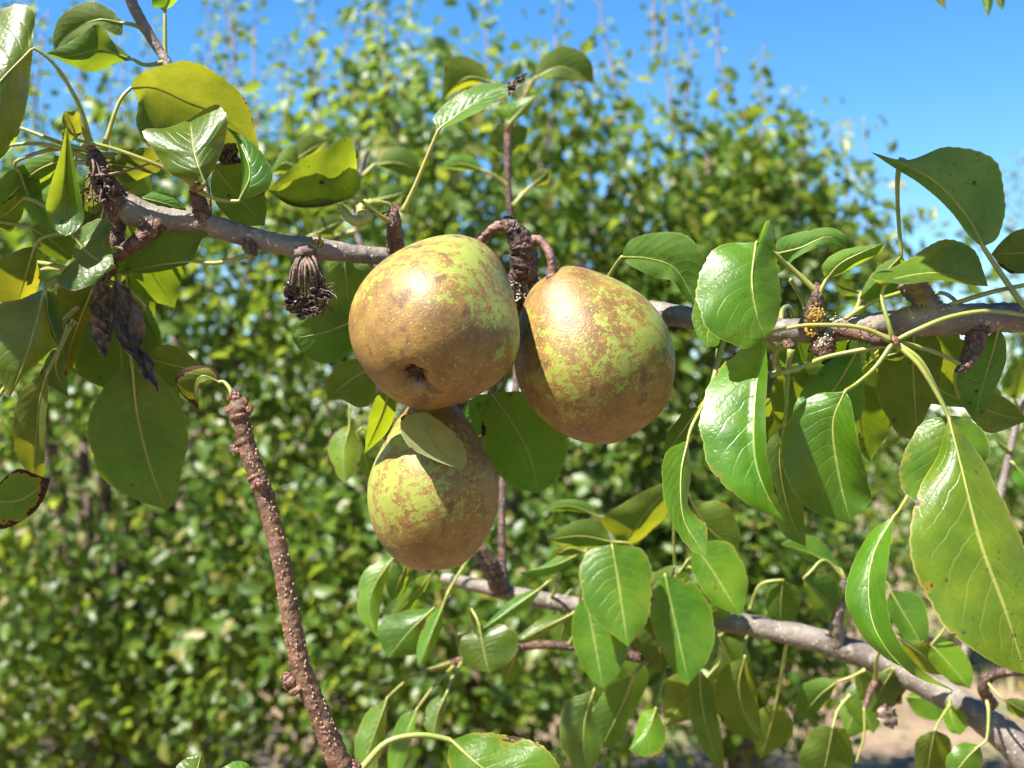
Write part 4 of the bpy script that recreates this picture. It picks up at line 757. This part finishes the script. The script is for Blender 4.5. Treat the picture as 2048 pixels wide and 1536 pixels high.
# ================================================================== LEAFY SHOOT BEHIND, TOP CENTRE
US = empty('leafy_shoot', at(1030, 470, 1900), 'blurred upright leafy shoot rising behind the fruit spur', 'shoot')
wood(US, 'stem', [(1008, 1180, 1385, 10), (1004, 1080, 1420, 8), (1006, 960, 1520, 8), (1030, 800, 1720, 8), (1036, 640, 1860, 8), (1024, 470, 1900, 8), (1016, 360, 1900, 7), (1016, 290, 1900, 8), (1020, 245, 1900, 7), (1040, 200, 1890, 6), (1068, 160, 1880, 5)], M_SPUR, 10, 90, .06, 25, 6)
wood(US, 'side_shoot', [(1040, 640, 1900, 9), (860, 600, 1900, 8), (740, 520, 1880, 7), (706, 420, 1880, 6), (718, 355, 1900, 5), (734, 300, 1900, 4)], M_BARK, 10, 60, .06, 26, 6)
UL = dict(stalk_r=4.2, n=26, K=5, spots=.3)
leaf(US, 1860, (986, 165), (882, 200), [(935, 155)], [(962, 128), (922, 111), (894, 126)], [(948, 170), (908, 185)], [(1022, 230, 1890), (1000, 190, 1870)], face=-1, tint=(1.1, 1.1, .8), W=52, **UL)
leaf(US, 1850, (1070, 156), (1188, 166), [(1125, 135)], [(1084, 116), (1120, 94), (1160, 101), (1184, 130)], [(1104, 150), (1136, 161)], [(1045, 200, 1890), (1060, 172, 1870)], face=-1, W=52, s=(.6, -.5), **UL)
leaf(US, 1850, (1018, 248), (1074, 190), [(1040, 222)], [(990, 222), (1025, 203)], [(1056, 222)], [(1018, 262, 1898)], face=1, tint=(1.3, 1.25, .9), W=42, **UL)
leaf(US, 1940, (1018, 310), (1020, 255), [(1019, 285)], [(992, 300), (984, 265), (1000, 250)], [(1045, 292), (1055, 262), (1042, 250)], None, face=-1, W=40, **UL)
leaf(US, 1870, (968, 342), (878, 334), [(925, 328)], [(946, 314), (908, 312)], [(940, 342), (905, 338)], [(1014, 370, 1900), (990, 352, 1880)], face=-1, tint=(1.1, 1.1, .9), W=36, **UL)
leaf(US, 1920, (1062, 372), (1102, 336), [(1082, 356)], [(1066, 345)], [(1096, 366)], [(1026, 412, 1900), (1044, 390, 1910)], face=-1, W=26, **UL)
leaf(US, 2000, (748, 330), (838, 340), [(792, 325)], [(774, 301), (810, 296), (836, 318)], [(790, 346), (828, 354)], [(716, 360, 2000)], face=-1, tint=(1.1, 1.1, .85), W=44, **UL)
leaf(US, 1500, (600, 340), (540, 348), [(570, 325)], [(592, 292), (566, 300)], [(575, 345)], None, face=-1, tint=(1.1, 1.1, .85), W=44, **UL)
leaf(US, 1600, (592, 320), (656, 280), [(620, 300)], [(594, 282), (622, 269)], [(630, 310)], None, face=-1, tint=(1.1, 1.1, .85), W=40, **UL)
leaf(US, 2000, (752, 400), (816, 384), [(784, 392)], [(770, 370), (800, 370)], [(785, 408)], None, face=-1, W=32, **UL)
leaf(US, 1800, (626, 470), (690, 440), [(655, 455)], [(632, 440), (665, 428)], [(665, 472)], None, face=-1, W=34, **UL)

# ================================================================== SECOND, LOWER BRANCH
LB = empty('pear_branch', at(1450, 1250, 1250), 'softly blurred lower branch slanting down beneath the pears', 'branch')
wood(LB, 'bough', [(884, 1154, 1420, 8.9), (905, 1160, 1410, 12.6), (950, 1170, 1400, 14.0), (1060, 1195, 1370, 16.3), (1180, 1215, 1340, 17.7), (1300, 1226, 1310, 19.3), (1430, 1240, 1290, 20.7), (1530, 1256, 1260, 22.2), (1640, 1282, 1220, 24.4), (1750, 1320, 1180, 25.9),
      (1850, 1368, 1130, 26.7), (1940, 1420, 1080, 29.6), (2020, 1480, 1030, 32.5), (2120, 1590, 980, 35.5), (2500, 2000, 900, 48), (2900, 2500, 850, 56)], M_BARK, 16, 190, .06, 30, 12)
wood(LB, 'spur', [(1672, 1290, 1190, 15), (1674, 1240, 1160, 14), (1684, 1190, 1130, 11), (1690, 1158, 1110, 8)], M_BARK, 12, 30, .10, 31, 3)
wood(LB, 'spur', [(1000, 1180, 1370, 20), (980, 1130, 1330, 18), (960, 1095, 1310, 12)], M_SPUR, 12, 20, .10, 32, 5)
wood(LB, 'side_shoot', [(860, 1340, 1300, 7), (960, 1310, 1290, 8), (1080, 1290, 1280, 9), (1200, 1300, 1270, 10), (1320, 1320, 1260, 11), (1420, 1300, 1250, 12)], M_SPUR, 10, 50, .06, 34, 8)
wood(LB, 'spur', [(1985, 1410, 1010, 12), (1966, 1376, 965, 12), (1990, 1348, 940, 11), (2060, 1340, 930, 10), (2140, 1330, 930, 9)], M_SPUR, 12, 24, .12, 35, 6)
wood(LB, 'spur', [(1760, 1350, 1150, 9), (1742, 1380, 1110, 8), (1728, 1418, 1085, 5)], M_SPUR, 10, 16, .2, 36, 4)
crust(LB, 'lichen', [(1668, 1262, 1158, 4, 14, 4), (1748, 1326, 1150, 6, 14, 4)], M_LICHEN, 9)
ML = dict(stalk_r=3.3, n=28, K=5, spots=.4)
leaf(LB, 1000, (1224, 1088), (1256, 1294), [(1236, 1160), (1248, 1240)], [(1176, 1104), (1158, 1160), (1184, 1232)], [(1284, 1100), (1304, 1160), (1296, 1236)], [(1190, 1215, 1320), (1210, 1120, 1100)], s=(.3, .5), W=84, tint=(1.4, 1.25, .95), **ML)
leaf(LB, 1080, (1172, 1190), (1206, 1378), [(1190, 1290)], [(1146, 1226), (1148, 1290), (1168, 1340)], [(1240, 1215), (1262, 1280), (1240, 1340)], None, W=76, tint=(1.1, 1.1, .9), **ML)
leaf(LB, 1060, (1330, 1148), (1378, 1368), [(1345, 1220), (1362, 1300)], [(1300, 1190), (1308, 1262), (1340, 1332)], [(1392, 1170), (1427, 1240), (1420, 1312)], [(1320, 1225, 1280), (1322, 1170, 1120)], W=82, s=(.5, .3), tint=(1.1, 1.1, 1.1), **ML)
leaf(LB, 1020, (1388, 1088), (1482, 1234), [(1430, 1150)], [(1384, 1142), (1424, 1204)], [(1452, 1084), (1492, 1140), (1490, 1202)], [(1430, 1240, 1270), (1400, 1150, 1100)], W=72, s=(.3, .3), tint=(1.15, 1.15, 1), **ML)
leaf(LB, 1140, (1384, 1006), (1478, 1106), [(1420, 1060)], [(1380, 1050), (1420, 1100)], [(1450, 1006), (1478, 1058)], None, W=56, face=-1, tint=(1.05, 1.05, .8), **ML)
leaf(LB, 1050, (1226, 1084), (1094, 1080), [(1160, 1072)], [(1192, 1038), (1132, 1050)], [(1190, 1096), (1130, 1092)], None, W=46, face=-1, s=(.5, .7), **ML)
leaf(LB, 1080, (1248, 1090), (1348, 966), [(1290, 1030)], [(1204, 1044), (1246, 1006), (1320, 968)], [(1284, 1078), (1335, 1024)], [(1240, 1200, 1320), (1244, 1120, 1120)], W=62, face=-1, tint=(1.15, 1.15, .75), **ML)
leaf(LB, 1250, (1200, 1034), (1082, 1022), [(1140, 1012)], [(1170, 1003), (1120, 1000)], [(1150, 1022)], None, W=26, face=-1, tint=(1.1, 1.1, .8), **ML)
leaf(LB, 1200, (1172, 1100), (1038, 1144), [(1110, 1130)], [(1140, 1100), (1070, 1138)], [(1120, 1142), (1062, 1156)], None, W=32, face=-1, **ML)
leaf(LB, 1180, (1170, 1104), (1108, 1112), [(1140, 1096)], [(1150, 1088), (1118, 1094)], [(1140, 1112)], None, W=20, face=-1, tint=(1.4, 1.1, .5), burn=.2, stalk_r=4, n=20, K=4)
leaf(LB, 1120, (868, 1216), (776, 1316), [(820, 1262)], [(800, 1224), (758, 1250), (764, 1296)], [(860, 1262), (840, 1304)], [(930, 1300, 1290), (900, 1250, 1180)], W=62, tint=(.9, 1.0, 1.3), **ML)
leaf(LB, 1090, (888, 1206), (838, 1334), [(862, 1270)], [(852, 1240), (834, 1296)], [(884, 1250), (862, 1312)], None, W=42, tint=(1.0, 1.1, 1.5), **ML)
leaf(LB, 1120, (962, 1268), (978, 1346), [(968, 1305)], [(930, 1262), (910, 1278), (934, 1330)], [(1004, 1247), (1033, 1270), (1022, 1322)], [(960, 1312, 1290), (940, 1220, 1180), (955, 1240, 1130)], W=60, tint=(.95, 1.0, 1.25), **ML)
leaf(LB, 1180, (784, 1118), (756, 1276), [(750, 1170), (738, 1225)], [(732, 1138), (715, 1180), (720, 1236)], [(774, 1152), (758, 1226)], [(860, 1152, 1420), (815, 1120, 1260)], W=42, s=(.6, .8), tint=(1.3, 1.2, 1.1), **ML)
leaf(LB, 1190, (816, 1122), (784, 1202), [(800, 1160)], [(785, 1130), (772, 1175)], [(818, 1150), (800, 1192)], None, W=30, face=-1, tint=(1.1, 1.1, .8), **ML)
leaf(LB, 1220, (864, 1146), (786, 1234), [(826, 1192)], [(832, 1158), (796, 1206)], [(846, 1186), (808, 1230)], None, W=28, face=-1, tint=(1.1, 1.1, .7), **ML)
leaf(LB, 1160, (1084, 1174), (960, 1262), [(1020, 1220)], [(1030, 1194), (985, 1235)], [(1064, 1204), (1010, 1240)], None, W=36, tint=(.95, 1.05, 1.3), **ML)
leaf(LB, 1150, (1140, 1230), (1026, 1288), [(1080, 1260)], [(1090, 1234), (1048, 1262)], [(1100, 1262), (1060, 1284)], None, W=32, tint=(1, 1.05, 1.2), **ML)
leaf(LB, 1080, (1188, 1380), (1180, 1550), [(1170, 1440), (1168, 1500)], [(1140, 1400), (1119, 1448), (1134, 1522)], [(1186, 1436), (1204, 1488)], [(1230, 1306, 1270), (1206, 1350, 1150)], W=60, s=(.3, .6), tint=(.9, 1.05, 1.3), **ML)
leaf(LB, 1150, (1268, 1350), (1200, 1500), [(1240, 1420)], [(1220, 1370), (1184, 1430), (1186, 1480)], [(1262, 1410), (1244, 1478)], [(1330, 1318, 1250), (1290, 1325, 1200)], W=52, face=-1, spots=.6, stalk_r=5, n=28, K=5)
leaf(LB, 1020, (1312, 1416), (1258, 1500), [(1296, 1460)], [(1282, 1428), (1272, 1465)], [(1330, 1462), (1324, 1504), (1288, 1514)], [(1330, 1318, 1240), (1326, 1360, 1140)], W=46, tint=(1.4, 1.3, .9), **ML)
leaf(LB, 1060, (1399, 1338), (1448, 1542), [(1404, 1410), (1420, 1480)], [(1374, 1380), (1386, 1455), (1416, 1514)], [(1426, 1374), (1434, 1428), (1446, 1490)], None, W=50, face=-1, **ML)
leaf(LB, 1050, (1490, 1312), (1528, 1486), [(1478, 1370), (1490, 1430)], [(1444, 1340), (1428, 1400), (1460, 1460)], [(1508, 1358), (1518, 1424)], [(1500, 1250, 1270), (1490, 1290, 1120)], W=58, face=-1, tint=(1, 1.05, .8), **ML)
leaf(LB, 1150, (1676, 1362), (1594, 1448), [(1635, 1395)], [(1640, 1356), (1596, 1380)], [(1650, 1410), (1610, 1440)], [(1730, 1340, 1150), (1700, 1355, 1140)], W=46, face=-1, **ML)
leaf(LB, 1100, (1786, 1340), (1742, 1426), [(1762, 1380)], [(1752, 1350), (1738, 1390)], [(1812, 1374), (1790, 1410)], None, W=46, face=-1, **ML)
leaf(LB, 1050, (1666, 1454), (1640, 1580), [(1655, 1510)], [(1628, 1456), (1602, 1502), (1606, 1550)], [(1694, 1462), (1706, 1510), (1690, 1560)], [(1700, 1390, 1100), (1676, 1420, 1080)], W=58, face=-1, **ML)
leaf(LB, 960, (1862, 1290), (1940, 1378), [(1900, 1330)], [(1860, 1320), (1895, 1360)], [(1902, 1284), (1934, 1312), (1946, 1352)], [(1900, 1180, 940), (1892, 1250, 950)], W=46, tint=(1.4, 1.25, .9), **ML)
leaf(LB, 980, (1806, 1284), (1884, 1350), [(1845, 1310)], [(1804, 1306), (1850, 1344)], [(1850, 1282), (1876, 1316)], None, W=36, spots=1, burn=.2, face=-1, tint=(1.5, 1.3, 1), stalk_r=4, n=24, K=5)
leaf(LB, 1120, (1682, 1140), (1560, 1088), [(1620, 1106)], [(1640, 1078), (1590, 1074)], [(1640, 1130), (1590, 1110)], [(1690, 1160, 1110)], W=36, tint=(.95, 1.05, 1.3), **ML)
leaf(LB, 1080, (1606, 1158), (1676, 1246), [(1650, 1200)], [(1612, 1190), (1645, 1240)], [(1650, 1144), (1684, 1180), (1686, 1220)], [(1690, 1160, 1110), (1650, 1120, 1090), (1620, 1145, 1080)], W=44, face=-1, **ML)
leaf(LB, 1180, (1566, 1160), (1560, 1254), [(1562, 1205)], [(1536, 1180), (1534, 1225)], [(1598, 1180), (1594, 1230)], [(1500, 1220, 1240), (1520, 1170, 1200)], W=40, face=-1, tint=(1, 1, .8), **ML)
leaf(LB, 1180, (1780, 1180), (1850, 1300), [(1815, 1240)], [(1776, 1225), (1820, 1290)], [(1838, 1190), (1858, 1250)], None, W=46, tint=(.85, 1, 1.1), **ML)
leaf(LB, 1050, (775, 1395), (716, 1560), [(752, 1460)], [(738, 1420), (710, 1480)], [(772, 1452), (758, 1530)], [(905, 1325, 1300), (830, 1350, 1180)], W=46, **ML)
leaf(LB, 1060, (834, 1418), (776, 1560), [(808, 1480)], [(800, 1435), (776, 1500)], [(826, 1470), (802, 1540)], [(910, 1330, 1300), (870, 1370, 1180)], W=38, s=(.4, -.5), tint=(1, 1.1, 1.3), **ML)
leaf(LB, 1090, (894, 1384), (864, 1482), [(874, 1430)], [(862, 1402), (846, 1440)], [(890, 1430), (880, 1470)], [(925, 1322, 1300), (905, 1355, 1180)], W=34, tint=(.9, 1.05, 1.3), **ML)
leaf(LB, 1130, (1030, 1310), (1010, 1372), [(1020, 1340)], [(1010, 1320), (1004, 1350)], [(1040, 1330), (1030, 1360)], None, W=24, face=-1, tint=(1.1, 1.1, .7), **ML)
leaf(LB, 1150, (700, 850), (690, 968), [(688, 905)], [(672, 862), (656, 890), (668, 940)], [(718, 870), (718, 930)], None, W=44, tint=(1.5, 1.35, 1.3), **ML)
leaf(LB, 1170, (728, 900), (744, 960), [(734, 930)], [(718, 915), (722, 945)], [(748, 915), (752, 945)], None, W=24, face=-1, tint=(1.2, 1.1, .7), **ML)
leaf(LB, 900, (1870, 1460), (1850, 1580), [(1860, 1510)], [(1836, 1476), (1830, 1530)], [(1900, 1480), (1900, 1540)], [(1900, 1410, 960), (1880, 1440, 920)], W=46, face=-1, **ML)
leaf(LB, 880, (1960, 1490), (1900, 1560), [(1930, 1520)], [(1920, 1486), (1892, 1520)], [(1965, 1530), (1930, 1560)], None, W=40, tint=(1.2, 1.2, .9), **ML)
leaf(LB, 900, (2010, 1400), (2080, 1440), [(2040, 1418)], [(2030, 1396), (2070, 1410)], [(2020, 1425), (2060, 1442)], None, W=28, face=-1, **ML)
leaf(LB, 1050, (1900, 1410), (1920, 1470), [(1905, 1440)], [(1886, 1425), (1896, 1460)], [(1926, 1420), (1935, 1450)], None, W=26, face=1, tint=(1.3, 1.3, 1), **ML)
gl = np.random.default_rng(77)
for k in range(22):
    x = gl.uniform(1120, 1900 if k % 2 else 1430); y = np.interp(x, [1100, 1500, 1850, 2100], [1230, 1270, 1390, 1560]) + (gl.normal(10, 80) if k % 2 else gl.uniform(-130, -20)); D_ = 1350 + gl.uniform(-60, 420) if k % 2 else np.interp(x, [1100, 1500, 1850, 2100], [1360, 1270, 1130, 990]) - gl.uniform(60, 200); a = gl.normal(math.pi / 2, .7); ln = gl.uniform(95, 150); w_ = ln * gl.uniform(.22, .42)
    cx, sx = math.cos(a), math.sin(a); pt = lambda t_, v_: (x + cx * ln * t_ - sx * w_ * v_, y + sx * ln * t_ + cx * w_ * v_)
    leaf(LB, D_, pt(0, 0), pt(1, gl.normal(0, .3)), [pt(.5, gl.normal(0, .15))], [pt(.2, .8), pt(.55, 1)], [pt(.2, -.8), pt(.55, -1)], None, W=ln * .36, face=1 if gl.random() < .5 else -1, tint=(1.1, 1.1, .95), **ML)
q = spline(np.array([at(*p) for p in [(1728, 1415, 1080), (1728, 1470, 1070), (1712, 1526, 1070)]]), 16); v, f = tube(q, np.linspace(4, 3, 17) * PX, 6); mesh_obj('stalk', v, f, M_STALK, LB)
leaf(LB, 1080, (1770, 1405), (1786, 1458), [(1776, 1430)], [(1756, 1420), (1760, 1446)], [(1790, 1420), (1796, 1444)], None, W=24, name='dead_leaf', mat=M_DEAD, wave=6, n=20, K=5, label='small dry leaf dangling under the lower branch')

# ================================================================== SPRIG AT TOP RIGHT, TWIG AT RIGHT EDGE
TR = empty('hanging_sprig', at(1960, -120, 1500), 'sprig whose leaf tips hang into the top right corner', 'sprig')
wood(TR, 'stem', [(1800, -160, 1500, 9), (1900, -120, 1500, 9), (1990, -100, 1500, 8), (2080, -110, 1500, 8)], M_BARK, 10, 30, .06, 41, 5)
leaf(TR, 1500, (1868, -90), (1892, 20), [(1876, -30)], [(1850, -60), (1862, -10)], [(1892, -50), (1890, -8)], [(1880, -130, 1500)], W=26, **ML)
leaf(TR, 1500, (1972, -80), (1976, 36), [(1974, -20)], [(1950, -50), (1962, 0)], [(1994, -50), (1986, 5)], [(1975, -105, 1500)], W=26, burn=.3, spots=.5, stalk_r=5, n=28, K=5)
leaf(TR, 1500, (1994, -80), (2006, 22), [(1998, -20)], [(1984, -40), (1990, 0)], [(2014, -40), (2010, 0)], [(1990, -105, 1500)], W=20, **ML)
RT = empty('leafy_twig', at(1990, 1040, 1500), 'blurred thin twig with pale leaves beside the right edge', 'twig')
wood(RT, 'stem', [(1888, 1392, 1110, 10), (1930, 1300, 1330, 9), (1964, 1180, 1480, 9), (1990, 1040, 1500, 9), (2012, 940, 1500, 8), (2030, 860, 1500, 7), (2044, 810, 1500, 6), (2090, 740, 1500, 5)], M_BARK, 10, 40, .06, 42, 5)
leaf(RT, 1480, (2030, 800), (2040, 720), [(2036, 760)], [(2004, 780), (2014, 740)], [(2062, 770), (2060, 735)], [(2040, 820, 1500)], W=34, face=-1, tint=(1.3, 1.3, 1.2), **ML)
leaf(RT, 1480, (2010, 800), (1950, 770), [(1980, 790)], [(1990, 770)], [(1985, 806)], [(2038, 822, 1500)], W=22, face=-1, tint=(1.2, 1.2, 1), **ML)
leaf(RT, 1480, (2020, 900), (1984, 870), [(2000, 885)], [(1992, 862), (1984, 868)], [(2004, 900)], None, W=22, tint=(1, 1.1, 1.3), **ML)
leaf(RT, 1480, (2030, 930), (2070, 990), [(2050, 955)], [(2030, 965)], [(2066, 945)], None, W=26, tint=(1, 1.1, 1.2), **ML)

# unseen leaves added towards the sun, on added stems, to shade chosen spots
def shade_leaf(parent, tgt, t, ln, hw, roll, fold=.25):
    c = at(*tgt) + np.array(SUN) * t; nrm = np.array(SUN); a = np.cross(nrm, (0, 0, 1.)); a /= np.linalg.norm(a); e = np.cross(nrm, a)
    ax = math.cos(roll) * a + math.sin(roll) * e; sd = np.cross(nrm, ax); n, K = 18, 4; u = np.linspace(0, 1, n + 1); G = []
    for q in np.linspace(-1, 1, 2 * K + 1):
        G.append(c + ax * ((u - .5) * ln)[:, None] + sd * (hw * prof(u) * q)[:, None] + nrm * (fold * hw * prof(u) * abs(q) - .12 * ln * (u - .5) ** 2)[:, None])
    G = np.stack(G); f = [(i * (n + 1) + j, i * (n + 1) + j + 1, (i + 1) * (n + 1) + j + 1, (i + 1) * (n + 1) + j) for i in range(2 * K) for j in range(n)]
    UV = np.stack([np.tile(u, 2 * K + 1), np.repeat(np.linspace(0, 1, 2 * K + 1), n + 1)], 1)
    o = mesh_obj('leaf', G.reshape(-1, 3), f, M_LEAF, parent, G[K][0], uv=UV); o.color = (1, 1, 1, 1); o['burn'] = 0.05; o['spots'] = .3  # added blade, out of view, turned square to the sun to block it
    wp = np.vstack(WOODPTS[parent.name]); e0 = wp[np.argmin(np.linalg.norm(wp - G[K][0], axis=1))]
    q = spline(np.vstack([[e0], [(e0 + G[K][0]) / 2 + (0, 0, .006)], G[K][:15]]), 30); v, f = tube(q, np.linspace(4.6, 1, 31) * PX, 6); mesh_obj('stalk', v, f, M_STALK, o, G[K][0])
def added_stem(parent, pts, r0, r1):  # added stem, out of view, only carries the shading leaves
    q = spline(np.array(pts), 60); v, f = tube(q, np.linspace(r0, r1, 61), 10, True, .06, 3, 8); mesh_obj('stem', v, f, M_BARK, parent, pts[0]); WOODPTS.setdefault(parent.name, []).append(q)
tl = [((-40, 470, -60), .235, .045, .015, .4), ((280, 880, 100), .22, .062, .026, 2.1), ((40, 1000, 0), .31, .05, .02, 1.2)]
trr = [((2040, 655, 20), .21, .055, .02, .5), ((1910, 385, -10), .15, .060, .026, 2.4)]
def mean_pt(lst): return np.array([at(*l_[0]) + np.array(SUN) * l_[1] for l_ in lst])
a_ = at(240, -90, 240); m_ = mean_pt(tl); added_stem(TW, [a_, a_ * .5 + m_[1] * .5 + (0, 0, .03), m_[0] + (0, 0, .02), m_.mean(0) + (0, 0, .025), m_[1] + (-.02, 0, .02)], .0026, .0014)
a_ = at(1990, -100, 1500); m_ = mean_pt(trr); added_stem(TR, [a_, m_[1] * .6 + a_ * .4 + (0, 0, .03), m_[1] + (.01, 0, .025), m_[0] + (0, 0, .02), m_[0] + (-.04, -.01, .03)], .004, .0016)
for l_ in tl: shade_leaf(TW, *l_)
for l_ in trr: shade_leaf(TR, *l_)
